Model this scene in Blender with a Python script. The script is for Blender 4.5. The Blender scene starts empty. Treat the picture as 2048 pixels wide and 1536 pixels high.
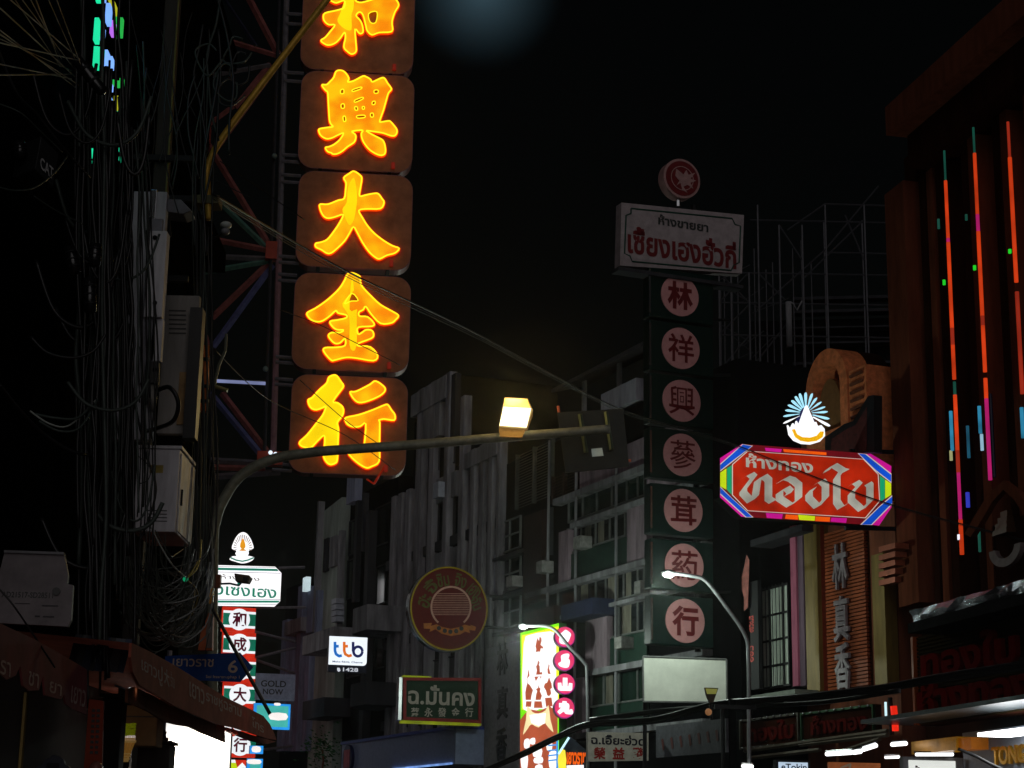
import bpy, math, random
from mathutils import Vector, Matrix
from mathutils.geometry import tessellate_polygon
random.seed(7)
sc = bpy.context.scene
C = sc.collection
R = math.radians

# ---------------------------------------------------------------- camera
F, CX, CY = 3690.0, 1024.0, 768.0          # focal length in photo pixels
EYE = Vector((0.0, 0.0, 1.6))
ROT = Matrix.Rotation(R(90 + 14.2), 3, 'X') @ Matrix.Rotation(R(0.95), 3, 'Z')
cd = bpy.data.cameras.new('camera'); cam = bpy.data.objects.new('camera', cd); C.objects.link(cam)
cd.sensor_width = 36.0; cd.lens = F / 2048 * 36.0; cd.clip_start = 0.1; cd.clip_end = 2000
cam.matrix_world = Matrix.Translation(EYE) @ ROT.to_4x4()
sc.camera = cam

# ---------------------------------------------------------------- exposure, world, fill sun
EXPO = 1.0
sc.view_settings.view_transform = 'Standard'; sc.view_settings.look = 'None'
sc.view_settings.exposure = EXPO; sc.view_settings.gamma = 1.0
sc.cycles.use_denoising = True
sc.cycles.max_bounces = 6
sc.cycles.sample_clamp_indirect = 4.0

def lin(c):
    return tuple(((x/255.0)/12.92 if x/255.0 <= 0.04045 else ((x/255.0+0.055)/1.055)**2.4) for x in c)

SUN_EL, SUN_AZ = 20.0, 184.0               # very soft sun added behind the camera as fill for the facades
w = bpy.data.worlds.new('World'); sc.world = w; w.use_nodes = True
nt = w.node_tree; nt.nodes.clear()
sky = nt.nodes.new('ShaderNodeTexSky'); sky.sky_type = 'NISHITA'; sky.sun_disc = False
sky.sun_elevation = R(2.0); sky.sun_rotation = R(SUN_AZ)
bg = nt.nodes.new('ShaderNodeBackground'); bg.inputs['Strength'].default_value = 0.0002
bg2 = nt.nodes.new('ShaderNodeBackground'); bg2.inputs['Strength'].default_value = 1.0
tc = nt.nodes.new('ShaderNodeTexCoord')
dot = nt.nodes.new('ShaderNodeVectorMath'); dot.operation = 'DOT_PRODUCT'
gd = (ROT @ Vector(((965-CX)/F, -(-25-CY)/F, -1))).normalized()   # bluish glow painted into the sky colour above the street
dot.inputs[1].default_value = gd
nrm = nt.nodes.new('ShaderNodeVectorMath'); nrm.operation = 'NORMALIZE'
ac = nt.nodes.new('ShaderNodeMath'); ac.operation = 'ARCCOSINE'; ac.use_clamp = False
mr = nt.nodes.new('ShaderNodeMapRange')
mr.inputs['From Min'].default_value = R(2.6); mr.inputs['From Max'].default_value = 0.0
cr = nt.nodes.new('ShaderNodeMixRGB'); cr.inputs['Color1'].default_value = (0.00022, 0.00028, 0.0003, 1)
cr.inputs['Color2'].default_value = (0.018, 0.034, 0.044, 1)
add = nt.nodes.new('ShaderNodeAddShader'); out = nt.nodes.new('ShaderNodeOutputWorld')
L = nt.links.new
L(sky.outputs[0], bg.inputs['Color']); L(tc.outputs['Generated'], nrm.inputs[0]); L(nrm.outputs[0], dot.inputs[0])
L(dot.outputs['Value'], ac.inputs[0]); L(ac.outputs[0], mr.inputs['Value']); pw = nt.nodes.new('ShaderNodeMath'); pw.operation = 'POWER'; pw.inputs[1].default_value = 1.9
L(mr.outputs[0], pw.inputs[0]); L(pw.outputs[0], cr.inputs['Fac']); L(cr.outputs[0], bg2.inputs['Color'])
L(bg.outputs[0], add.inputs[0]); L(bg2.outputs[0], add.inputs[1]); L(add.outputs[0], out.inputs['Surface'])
sd = bpy.data.lights.new('sun', 'SUN'); sd.energy = 0.26; sd.angle = R(70); sd.color = (1.0, 0.95, 0.95)
so = bpy.data.objects.new('sun', sd); C.objects.link(so)
_az, _el = R(SUN_AZ), R(SUN_EL)
_to = Vector((math.sin(_az)*math.cos(_el), math.cos(_az)*math.cos(_el), math.sin(_el)))   # towards the sun
so.rotation_euler = _to.to_track_quat('Z', 'Y').to_euler()

# ---------------------------------------------------------------- helpers
def P(px, py, Y):
    d = ROT @ Vector(((px-CX)/F, -(py-CY)/F, -1.0))
    return EYE + d * (Y / d.y)

class Pl:
    """a vertical plane through a seen point; x = along, z = up, -y = towards its front"""
    def __init__(s, px, py, Y, yaw, loc=None):
        s.o = Vector(loc) if loc else P(px, py, Y); a = R(yaw)
        s.u = Vector((math.cos(a), math.sin(a), 0)); s.n = Vector((math.sin(a), -math.cos(a), 0))
        s.M = Matrix.Translation(s.o) @ Matrix.Rotation(a, 4, 'Z'); s.yaw = yaw
    def uv(s, px, py, w=0.0):
        d = ROT @ Vector(((px-CX)/F, -(py-CY)/F, -1.0))
        t = ((s.o + s.n*w) - EYE).dot(s.n) / d.dot(s.n)
        q = EYE + d*t - s.o
        return (q.dot(s.u), q.z)
    def w(s, u, v, w=0.0):
        return s.o + s.u*u + s.n*w + Vector((0, 0, v))
    def off(s, w):
        return Pl(0, 0, 0, s.yaw, loc=s.o + s.n*w)

MATS = {}
def mat(name, col, rough=0.6, metal=0.0, emit=None, es=0.0, var=0.3, scale=6.0, bump=0.0, streak=False, evar=0.0, spec=0.2):
    if name in MATS: return MATS[name]
    m = bpy.data.materials.new(name); m.use_nodes = True; t = m.node_tree
    b = t.nodes['Principled BSDF']; k = t.links.new
    c = lin(col)
    tcn = t.nodes.new('ShaderNodeTexCoord'); mp = t.nodes.new('ShaderNodeMapping')
    mp.inputs['Scale'].default_value = (1, 1, 0.18) if streak else (1, 1, 1)
    k(tcn.outputs['Object'], mp.inputs[0])
    nz = t.nodes.new('ShaderNodeTexNoise'); nz.inputs['Scale'].default_value = scale; nz.inputs['Detail'].default_value = 7
    nz.inputs['Roughness'].default_value = 0.65
    k(mp.outputs[0], nz.inputs['Vector'])
    rp = t.nodes.new('ShaderNodeMapRange'); rp.inputs['From Min'].default_value = 0.3; rp.inputs['From Max'].default_value = 0.7
    rp.inputs['To Min'].default_value = 1 - var; rp.inputs['To Max'].default_value = 1 + var*0.5
    k(nz.outputs['Fac'], rp.inputs['Value'])
    mx = t.nodes.new('ShaderNodeMixRGB'); mx.blend_type = 'MULTIPLY'; mx.inputs['Fac'].default_value = 1
    mx.inputs['Color1'].default_value = (*c, 1)
    k(rp.outputs[0], mx.inputs['Color2']); k(mx.outputs[0], b.inputs['Base Color'])
    b.inputs['Roughness'].default_value = rough; b.inputs['Metallic'].default_value = metal
    b.inputs['Specular IOR Level'].default_value = spec
    if bump:
        bp = t.nodes.new('ShaderNodeBump'); bp.inputs['Strength'].default_value = bump; bp.inputs['Distance'].default_value = 0.03
        k(nz.outputs['Fac'], bp.inputs['Height']); k(bp.outputs[0], b.inputs['Normal'])
    if emit:
        b.inputs['Emission Color'].default_value = (*lin(emit), 1)
        b.inputs['Emission Strength'].default_value = es / 2**EXPO
        if evar:
            r2 = t.nodes.new('ShaderNodeMapRange'); r2.inputs['From Min'].default_value = 0.3; r2.inputs['From Max'].default_value = 0.7
            r2.inputs['To Min'].default_value = es/2**EXPO*(1-evar); r2.inputs['To Max'].default_value = es/2**EXPO*(1+evar)
            n2 = t.nodes.new('ShaderNodeTexNoise'); n2.inputs['Scale'].default_value = 1.6; n2.inputs['Detail'].default_value = 2
            k(tcn.outputs['Object'], n2.inputs['Vector']); k(n2.outputs['Fac'], r2.inputs['Value']); k(r2.outputs[0], b.inputs['Emission Strength'])
    MATS[name] = m
    return m
def translucent(m, f=.5):
    t = m.node_tree; b = t.nodes['Principled BSDF']; o = [n for n in t.nodes if n.type == 'OUTPUT_MATERIAL'][0]
    tr = t.nodes.new('ShaderNodeBsdfTranslucent'); mx = t.nodes.new('ShaderNodeMixShader'); mx.inputs[0].default_value = f
    src = b.inputs['Base Color'].links[0].from_socket
    t.links.new(src, tr.inputs['Color']); t.links.new(b.outputs[0], mx.inputs[1]); t.links.new(tr.outputs[0], mx.inputs[2]); t.links.new(mx.outputs[0], o.inputs['Surface'])
    return m
def glow(name, col, es=1.0, evar=0.12, base=None):
    return mat(name, base or tuple(x*.5 for x in col), rough=0.5, emit=col, es=es, evar=evar, var=0.1)

def ember(name, c1, c2, es=1.0, scale=2.2):
    """backlit acrylic: colour shifts from c1 to c2 where the tubes behind sit closer"""
    m = mat(name, tuple(x*.5 for x in c1), .5, emit=c1, es=es); t = m.node_tree; b = t.nodes['Principled BSDF']
    tcn = t.nodes.new('ShaderNodeTexCoord'); n = t.nodes.new('ShaderNodeTexNoise'); n.inputs['Scale'].default_value = scale; n.inputs['Detail'].default_value = 2
    r = t.nodes.new('ShaderNodeMapRange'); r.inputs['From Min'].default_value = .38; r.inputs['From Max'].default_value = .66
    x = t.nodes.new('ShaderNodeMixRGB'); x.inputs['Color1'].default_value = (*lin(c1), 1); x.inputs['Color2'].default_value = (*lin(c2), 1)
    t.links.new(tcn.outputs['Object'], n.inputs['Vector']); t.links.new(n.outputs['Fac'], r.inputs['Value']); t.links.new(r.outputs[0], x.inputs['Fac']); t.links.new(x.outputs[0], b.inputs['Emission Color'])
    return m

class MB:
    """collects faces in a frame's local coordinates (u, v, w): u along, v up, w out of the front"""
    def __init__(s): s.v = []; s.f = []
    def add(s, vs, fs):
        b = len(s.v); s.v += vs; s.f += [tuple(i+b for i in f) for f in fs]; return s
    def box(s, u0, u1, v0, v1, w0, w1):
        if u0 > u1: u0, u1 = u1, u0
        if v0 > v1: v0, v1 = v1, v0
        if w0 > w1: w0, w1 = w1, w0
        vs = [(u, -w_, v) for w_ in (w1, w0) for (u, v) in ((u0, v0), (u1, v0), (u1, v1), (u0, v1))]
        return s.add(vs, [(0,1,2,3), (5,4,7,6), (4,0,3,7), (1,5,6,2), (3,2,6,7), (4,5,1,0)])
    def poly(s, loops, w0, w1):
        """filled outline (first loop) with holes, extruded from w0 to w1 (front)"""
        if not isinstance(loops[0][0], (tuple, list)): loops = [loops]
        pts = [p for l in loops for p in l]
        tri = tessellate_polygon([[Vector((p[0], p[1], 0)) for p in l] for l in loops])
        n = len(pts)
        vs = [(p[0], -w1, p[1]) for p in pts]; fs = []
        for t in tri:
            a, b, c_ = [pts[i] for i in t]
            cr = (b[0]-a[0])*(c_[1]-a[1]) - (b[1]-a[1])*(c_[0]-a[0])
            fs.append(tuple(t) if cr > 0 else tuple(reversed(t)))
        if w0 != w1:
            vs += [(p[0], -w0, p[1]) for p in pts]
            fs += [tuple(i+n for i in reversed(f)) for f in fs]
            k = 0
            for l in loops:
                m = len(l)
                for i in range(m):
                    a, b = k+i, k+(i+1) % m
                    fs.append((a, b, b+n, a+n))
                k += m
        return s.add(vs, fs)
    def tube(s, pts, r, n=6, cap=True):
        """pts: local (u, v, w); r number or list"""
        q = [Vector((p[0], -p[2], p[1])) for p in pts]
        return s.tube3(q, r, n, cap)
    def tube3(s, q, r, n=6, cap=True):
        q = [Vector(p) for p in q]
        rs = r if isinstance(r, (list, tuple)) else [r]*len(q)
        vs = []; fs = []; up = None
        for i, p in enumerate(q):
            t = (q[min(i+1, len(q)-1)] - q[max(i-1, 0)])
            if t.length < 1e-9: t = Vector((0, 0, 1))
            t.normalize()
            if up is None:
                up = Vector((0, 0, 1)) if abs(t.z) < 0.9 else Vector((1, 0, 0))
            a = t.cross(up)
            if a.length < 1e-6: a = t.cross(Vector((0, 1, 0.3)))
            a.normalize(); up = a.cross(t).normalized()
            for k in range(n):
                th = 2*math.pi*k/n
                vs.append(tuple(p + (a*math.cos(th) + up*math.sin(th))*rs[i]))
        for i in range(len(q)-1):
            for k in range(n):
                fs.append((i*n+k, i*n+(k+1) % n, (i+1)*n+(k+1) % n, (i+1)*n+k))
        if cap:
            fs.append(tuple(range(n))[::-1]); fs.append(tuple((len(q)-1)*n+k for k in range(n)))
        return s.add(vs, fs)
    def disc(s, u, v, r, w0, w1, n=40, ry=None):
        ry = ry or r
        return s.poly([(u+r*math.cos(2*math.pi*k/n), v+ry*math.sin(2*math.pi*k/n)) for k in range(n)], w0, w1)
    def ball(s, u, v, w_, r, n=10, m=7, sq=1.0):
        vs = []; fs = []
        for j in range(m+1):
            ph = math.pi*j/m
            for k in range(n):
                th = 2*math.pi*k/n
                vs.append((u+r*math.sin(ph)*math.cos(th), -w_+r*math.sin(ph)*math.sin(th), v+r*sq*math.cos(ph)))
        for j in range(m):
            for k in range(n):
                fs.append((j*n+k, (j+1)*n+k, (j+1)*n+(k+1) % n, j*n+(k+1) % n))
        return s.add(vs, fs)
    def brush(s, pts, w0):
        """a broad-pen stroke: pts (u, v, width); round-jointed quads, each a hair in front of the last"""
        for i in range(len(pts)-1):
            a, b = Vector(pts[i][:2]), Vector(pts[i+1][:2]); d = b-a
            if d.length < 1e-6: continue
            nn = Vector((-d.y, d.x)).normalized()
            ra, rb = pts[i][2]/2, pts[i+1][2]/2
            w_ = w0 + i*0.0008
            s.poly([tuple(a-nn*ra), tuple(b-nn*rb), tuple(b+nn*rb), tuple(a+nn*ra)], w_, w_)
            if i+2 < len(pts): s.disc(b.x, b.y, rb*0.96, w_+0.0004, w_+0.0004, 12)
        return s
    def nib(s, pts, L_, ang, w0):
        """a stroke of a broad flat pen held at a fixed angle"""
        h = Vector((math.cos(ang), math.sin(ang)))*L_/2
        for i in range(len(pts)-1):
            a, b = Vector(pts[i]), Vector(pts[i+1]); w_ = w0 + i*.0008
            q = [a-h, b-h, b+h, a+h]
            ar = (q[1]-q[0]).cross(q[2]-q[0])
            if abs(ar) < 1e-7: continue
            if ar < 0: q.reverse()
            s.add([(p.x, -w_, p.y) for p in q], [(0, 1, 2, 3)])
        return s
    def build(s, name, m, parent=None, frame=None, smooth=False, bevel=0.0):
        me = bpy.data.meshes.new(name); me.from_pydata(s.v, [], s.f); me.update()
        if smooth:
            for p in me.polygons: p.use_smooth = True
        me.materials.append(m)
        o = bpy.data.objects.new(name, me); C.objects.link(o)
        if parent: o.parent = parent
        elif frame: o.matrix_world = frame.M
        if bevel:
            bm = o.modifiers.new('bevel', 'BEVEL'); bm.width = bevel; bm.segments = 2; bm.limit_method = 'ANGLE'
        return o

def tag(o, label, cat, group=None, kind=None):
    o['label'] = label; o['category'] = cat
    if group: o['group'] = group
    if kind: o['kind'] = kind
    return o
def thing(name, label, cat, fr, group=None):
    o = bpy.data.objects.new(name, None); C.objects.link(o)
    o.empty_display_size = 0.2
    o.matrix_world = fr.M.copy() if isinstance(fr, Pl) else Matrix.Translation(fr)
    return tag(o, label, cat, group)
def world_mb(o, pts3): return [tuple(Vector(p) - Vector(o)) for p in pts3]

def smooth_loop(pts, k=3, closed=True):
    n = len(pts); res = []
    rng = range(n) if closed else range(n-1)
    for i in rng:
        g = (lambda j: Vector(pts[j % n])) if closed else (lambda j: Vector(pts[max(0, min(n-1, j))]))
        p0, p1, p2, p3 = g(i-1), g(i), g(i+1), g(i+2)
        for j in range(k):
            t = j/k
            res.append(tuple(0.5*((2*p1)+(p2-p0)*t+(2*p0-5*p1+4*p2-p3)*t*t+(3*p1-p0-3*p2+p3)*t**3)))
    if not closed: res.append(tuple(pts[-1]))
    return res

def text_geo(body, bold=0.0, spacing=1.0):
    c = bpy.data.curves.new('lettering', 'FONT'); c.body = body; c.size = 1.0; c.offset = bold; c.resolution_u = 3
    c.space_character = spacing
    o = bpy.data.objects.new('lettering', c); C.objects.link(o)
    dg = bpy.context.evaluated_depsgraph_get(); dg.update()
    me = bpy.data.meshes.new_from_object(o.evaluated_get(dg))
    vs = [tuple(v.co[:2]) for v in me.vertices]; fs = [tuple(p.vertices) for p in me.polygons]
    bpy.data.objects.remove(o); bpy.data.curves.remove(c); bpy.data.meshes.remove(me)
    return vs, fs
def add_text(mb, body, u0, v0, u1, v1, w_, bold=0.0, ext=0.0, keep=False, spacing=1.0):
    vs, fs = text_geo(body, bold, spacing)
    x0, x1 = min(v[0] for v in vs), max(v[0] for v in vs); y0, y1 = min(v[1] for v in vs), max(v[1] for v in vs)
    sx, sy = (u1-u0)/(x1-x0), (v1-v0)/max(y1-y0, 1e-6)
    pts = [(u0+(v[0]-x0)*sx, -w_, v0+(v[1]-y0)*sy) for v in vs]
    ff = []
    for f in fs:
        a, b, c_ = pts[f[0]], pts[f[1]], pts[f[2]]
        cr = (b[0]-a[0])*(c_[2]-a[2]) - (b[2]-a[2])*(c_[0]-a[0])
        ff.append(f if cr > 0 else tuple(reversed(f)))
    mb.add(pts, ff)
    if ext:
        n = len(pts); edges = {}
        for f in ff:
            for i in range(len(f)):
                a, b = f[i], f[(i+1) % len(f)]
                edges[(a, b)] = 1
        sf = [(a, b) for (a, b) in edges if (b, a) not in edges]
        back = [(p[0], p[1]+ext, p[2]) for p in pts]
        mb.add(pts+back, [(b, a, a+n, b+n) for a, b in sf])
    return mb
def sign_text(body, fr, rect, m, parent, w_=0.02, bold=0.02, ext=0.0, name='lettering', spacing=1.0):
    (u0, v1), (u1, v0) = fr.uv(rect[0], rect[1]), fr.uv(rect[2], rect[3])
    mb = add_text(MB(), body, u0, v0, u1, v1, w_, bold, ext, spacing=spacing)
    return mb.build(name, m, parent)
def pxpoly(fr, pts, sx=1, ox=0, oy=0, sy=None):
    sy = sy or sx
    return [fr.uv(ox+p[0]*sx, oy+p[1]*sy) for p in pts]
def rect(fr, x0, y0, x1, y1):
    """u0,u1,v0,v1 of a seen rectangle"""
    (ua, va), (ub, vb) = fr.uv(x0, y0), fr.uv(x1, y1)
    return min(ua, ub), max(ua, ub), min(va, vb), max(va, vb)
def cable(name, label, cat, pts, r, m, group=None, k=6, n=5, kind=None):
    """pts: (px, py, Y) seen points, joined by a smooth line"""
    q = [P(*p) for p in pts]
    q = [Vector(p) for p in smooth_loop([tuple(p) for p in q], k, closed=False)]
    o0 = q[0]
    ob = MB().tube3([p-o0 for p in q], r, n).build(name, m)
    for p in ob.data.polygons: p.use_smooth = True
    ob.location = o0
    return tag(ob, label, cat, group, kind)

# ---------------------------------------------------------------- materials
asphalt = mat('asphalt', (52, 50, 48), 0.75, var=0.4, scale=3, bump=0.3)
paving = mat('paving', (95, 90, 84), 0.8, var=0.35, scale=2)
conc = mat('grey_concrete', (124, 124, 127), 0.85, var=0.7, scale=2.2, streak=True)
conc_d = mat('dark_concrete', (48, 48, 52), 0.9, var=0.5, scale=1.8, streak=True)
conc_vd = mat('very_dark_wall', (15, 15, 17), 0.9, var=0.5, scale=1.5, streak=True, spec=0)  # near-black; carries the shade of the pilaster recesses as colour
render_g = mat('greenish_render', (140, 150, 142), 0.9, var=0.4, scale=3, streak=True)
pinkwall = mat('pinkish_render', (132, 116, 124), 0.9, var=0.6, scale=3, streak=True)
greenpan = mat('green_panel', (26, 52, 42), 0.6, var=0.4, scale=3)
glass_d = mat('dark_glass', (12, 17, 17), 0.12, var=0.3, spec=0.6)
alu = mat('window_frame_metal', (110, 112, 110), 0.5, 0.3)
brownbay = mat('brown_panel', (40, 24, 20), 0.8, var=0.4)
steel_grey = mat('grey_painted_steel', (124, 120, 126), 0.45, 0.3, var=0.35, scale=9)
steel_red = mat('red_oxide_steel', (160, 96, 92), 0.55, 0.1, var=0.45, scale=9)
steel_teal = mat('teal_painted_steel', (92, 136, 122), 0.55, 0.1, var=0.4, scale=9)
steel_blue = mat('blue_painted_steel', (104, 110, 158), 0.5, 0.1, var=0.35, scale=9)
black = mat('black_rubber', (14, 14, 15), 0.45, var=0.3, spec=0.5)
cabgrey = mat('grey_glint_sheath', (62, 70, 66), 0.4, var=0.35)
cabpale = mat('pale_cable_sheath', (150, 155, 150), 0.4, var=0.3)
darkmetal = mat('dark_metal', (26, 26, 28), 0.6, 0.2)
chrome = mat('bright_metal', (170, 172, 175), 0.2, 0.95, var=0.2)
foil = mat('crinkled_foil', (175, 180, 190), 0.18, 0.95, var=0.3, scale=9, bump=0.9)
oldgold = mat('dull_gold_paint', (120, 100, 52), 0.5, 0.3, var=0.35, streak=True)
timber = mat('red_brown_timber', (98, 55, 39), 0.6, var=0.4, scale=4, streak=True, spec=.0)
timber_d = mat('dark_timber', (42, 22, 15), 0.6, var=0.4, scale=4, streak=True, spec=.0)
orange_slat = mat('orange_brown_slats', (150, 76, 44), 0.6, var=0.35, scale=4)
brick = mat('orange_brick', (206, 118, 72), 0.85, var=0.45, scale=7)

# ---------------------------------------------------------------- street
def sheet(name, x0, x1, y0, y1, z0, z1, m):
    o = MB().box(x0, x1, z0, z1, -y1, -y0).build(name, m); o['kind'] = 'structure'; return o
sheet('ground', -120, 120, -40, 180, -0.5, -0.02, asphalt)
sheet('street', -2.3, 6.4, -6, 120, -0.02, 0.0, asphalt)
sheet('pavement', -4.7, -2.3, -6, 120, -0.02, 0.14, paving)
sheet('pavement', 6.4, 9.0, -6, 34, -0.02, 0.14, paving)

# ---------------------------------------------------------------- frames for the facades
FAR = Pl(1300, 1400, 50, -67)      # the long row of buildings across the bend
NEAR = Pl(1790, 1200, 39.6, -77.4) # the near building with neon tubes
MID = Pl(1790, 1200, 39.9, -70)    # gold shop and its narrow neighbour
LEFT = Pl(375, 1000, 26, 91)       # left side of the street
GROUND = lambda fr: -fr.o.z

def fbox(mb, fr, xl, xr, yt, yb, w0, w1, xref=None):
    xr_ = xr if xref is None else xref
    u0 = fr.uv(xl, yt, w1)[0]; u1 = fr.uv(xr, yt, w1)[0]
    v1 = fr.uv(xr_, yt, w1)[1]; v0 = fr.uv(xr_, yb, w1)[1]
    return mb.box(u0, u1, v0, v1, w0, w1)
def fpart(name, fr, parent, m, xl, xr, yt, yb, w0, w1, xref=None, bevel=0):
    return fbox(MB(), fr, xl, xr, yt, yb, w0, w1, xref).build(name, m, parent, bevel=bevel)
def window(fr, parent, xl, xr, yt, yb, xref, muls=(), rails=(), w_=0.0, fm=None, gm=None, th=0.05):
    u0, u1 = fr.uv(xl, yt)[0], fr.uv(xr, yt)[0]; v1, v0 = fr.uv(xref, yt)[1], fr.uv(xref, yb)[1]
    mb = MB()
    mb.box(u0, u0+th, v0, v1, w_, w_+.07); mb.box(u1-th, u1, v0, v1, w_, w_+.07)
    mb.box(u0+th, u1-th, v0, v0+th, w_, w_+.07); mb.box(u0+th, u1-th, v1-th, v1, w_, w_+.07)
    for x in muls:
        u = fr.uv(x, yt)[0]; mb.box(u-th/2, u+th/2, v0+th, v1-th, w_, w_+.06)
    for f in rails:
        v = v0+(v1-v0)*f; mb.box(u0+th, u1-th, v-th/2, v+th/2, w_, w_+.055)
    fo = mb.build('window', fm or alu, parent)
    MB().box(u0+th, u1-th, v0+th, v1-th, w_, w_+.02).build('pane', gm or glass_d, fo)
    return fo

# ---------------------------------------------------------------- left block (dark shophouses)
g0 = GROUND(LEFT)
bl = thing('shophouse_block', 'dark shophouse block behind the cables with coloured light strips on its wall', 'building', LEFT)
wall_black = mat('black_wall', (8, 8, 9), .95, var=.6, scale=1.2, streak=True, spec=0)  # near-black streaked wall
MB().box(-18.5, 0, g0, 19, -9, 0).build('wall', wall_black, bl)
for k in range(5):
    v = g0 + 3.4 + 3.2*k
    MB().box(-18.5, 0, v, v+0.3, 0.0, 0.35).build('floor_ledge', wall_black, bl)
    for j in range(5):
        u = -17.6 + 3.55*j
        fm = MB()
        fm.box(u, u+2.2, v+1.0, v+1.08, 0, .08).box(u, u+2.2, v+2.5, v+2.58, 0, .08)
        for q in (0, .72, 1.44, 2.12): fm.box(u+q, u+q+.08, v+1.08, v+2.5, 0, .08)
        f = fm.build('window', wall_black, bl)
        MB().box(u+.08, u+2.12, v+1.08, v+2.5, 0, .03).build('pane', mat('dusty_glass', (9, 10, 12), .8, spec=0), f)
MB().box(-18.5, -3, g0, g0+3.2, .02, .3).build('dark_front_sheet', mat('dark_maroon_sheet', (26, 7, 6), .8, spec=.03), bl)  # dark sheet added to keep the lit ground-floor wall dark
ls_t = glow('teal_led', (30, 225, 160), 1.1); ls_b = glow('blue_led', (120, 170, 255), 1.2); ls_v = glow('violet_led', (190, 110, 240), 1.1)
ls_g = glow('green_led', (40, 190, 80), 0.9); ls_y = glow('yellow_led', (190, 190, 40), 0.9)
LS = LEFT.off(0.5)
def led(x, y0, y1, m, wpx=5):
    (u, v1), (_, v0) = LS.uv(x, y0), LS.uv(x, y1)
    uw = abs(LS.uv(x+wpx, y0)[0]-u)/2
    return (u-uw, u+uw, min(v0, v1), max(v0, v1), m)
segs = [(204,-60,12,ls_t,6),(214,-60,10,ls_b,7),(223,12,54,ls_b,6),(231,45,75,ls_v,5),(240,32,82,ls_g,4),(247,38,80,ls_g,3),
        (200,40,92,ls_t,5),(210,57,85,ls_b,4),(199,98,142,ls_t,6),(208,98,142,ls_t,5),(218,105,142,ls_b,6),(227,117,140,ls_b,5),
        (206,157,177,ls_t,5),(217,158,172,ls_b,4),(225,168,182,ls_b,5),(233,162,172,ls_g,3),(241,164,175,ls_g,3),(249,160,173,ls_g,4),
        (224,196,206,ls_b,5),(238,195,222,ls_y,4),(242,208,222,ls_t,3),(188,300,316,ls_t,4),(188,324,330,ls_t,3),(247,298,306,ls_t,3),(247,316,324,ls_t,3),
        (229,2,12,ls_y,22)]
for s_ in segs:
    a, b, c_, d, m_ = led(*s_)
    MB().box(a, b, c_, d, 0.46, 0.5).build('light_strip', m_, bl)

# ---------------------------------------------------------------- middle grey building with window bands (D)
gF = GROUND(FAR)
D = thing('grey_shophouse', 'grey shophouse with window bands, pink piers and green panels behind the blank white billboard', 'building', FAR)
uL, uR = FAR.uv(988, 1000)[0], FAR.uv(1478, 1000)[0]
vT = FAR.uv(1293, 800)[1]
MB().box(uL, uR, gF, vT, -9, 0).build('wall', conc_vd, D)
for (yt, yb, xl) in ((925, 938, 1106), (992, 1003, 1140), (1115, 1128, 1050), (1187, 1195, 1120), (1318, 1331, 1179), (1450, 1462, 1108)):
    fpart('floor_slab', FAR, D, conc, xl, 1405, yt, yb, 0.0, 0.3, xref=1293)
fpart('parapet', FAR, D, pinkwall, 1160, 1390, 872, 925, 0.02, 0.14, xref=1293)
for (xl, xr, yt, yb) in ((1254, 1293, 1003, 1115), (1118, 1137, 1003, 1115), (1171, 1214, 1195, 1318), (1294, 1390, 938, 992), (1294, 1390, 1128, 1187), (1120, 1165, 1331, 1450)):
    fpart('pier', FAR, D, pinkwall, xl, xr, yt, yb, 0.02, 0.2, xref=1293)
window(FAR, D, 1140, 1293, 938, 992, 1293, (1168, 1196, 1226, 1256, 1278), fm=alu, gm=mat('green_glass', (20, 40, 33), 0.2, spec=0.6))
window(FAR, D, 1138, 1254, 1003, 1060, 1293, (1165, 1194, 1222), fm=alu)
window(FAR, D, 1118, 1293, 1128, 1187, 1293, (1160, 1194, 1214, 1250, 1278))
window(FAR, D, 1215, 1293, 1195, 1262, 1293, (1240, 1278))
window(FAR, D, 1185, 1293, 1331, 1400, 1293, (1210, 1240, 1278), gm=MATS['green_glass'])
for (xl, xr, yt, yb) in ((1138, 1254, 1060, 1115), (1215, 1293, 1262, 1318), (1185, 1293, 1400, 1450)):
    fpart('panel', FAR, D, greenpan, xl, xr, yt, yb, 0.02, 0.1, xref=1293)
def louvre(xl, xr, yt, yb, n, m, w_=0.1):
    u0, u1 = FAR.uv(xl, yt)[0], FAR.uv(xr, yt)[0]; v1, v0 = FAR.uv(xr, yt)[1], FAR.uv(xr, yb)[1]
    mb = MB(); dv = (v1-v0)/n; um = (u0+u1)/2
    for a, b in ((u0, um-.08), (um+.08, u1)):
        for k in range(n):
            v = v0+k*dv
            mb.add([(a, -w_, v), (b, -w_, v), (b, -w_-.001+.14, v+dv*.8), (a, -w_-.001+.14, v+dv*.8), (a, -w_, v+.03), (b, -w_, v+.03)],
                   [(0, 1, 5, 4), (4, 5, 2, 3), (0, 3, 2, 1)])
    mb.box(u0-.06, u0, v0, v1, -.02, w_+.03).box(u1, u1+.06, v0, v1, -.02, w_+.03).box(um-.05, um+.05, v0, v1, -.02, w_+.02)
    return mb.build('louvre', m, D)
louvre(1040, 1108, 878, 992, 20, mat('louvre_metal', (82, 88, 84), 0.5, 0.3))
louvre(1112, 1156, 935, 990, 9, brownbay)
louvre(1085, 1106, 1015, 1110, 14, mat('old_louvre', (48, 50, 52), 0.6, 0.2))
fpart('bay', FAR, D, brownbay, 1048, 1084, 1010, 1190, 0.02, 0.3, xref=1108)
fpart('bay', FAR, D, brownbay, 1048, 1108, 1210, 1480, 0.02, 0.3, xref=1108)
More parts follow.
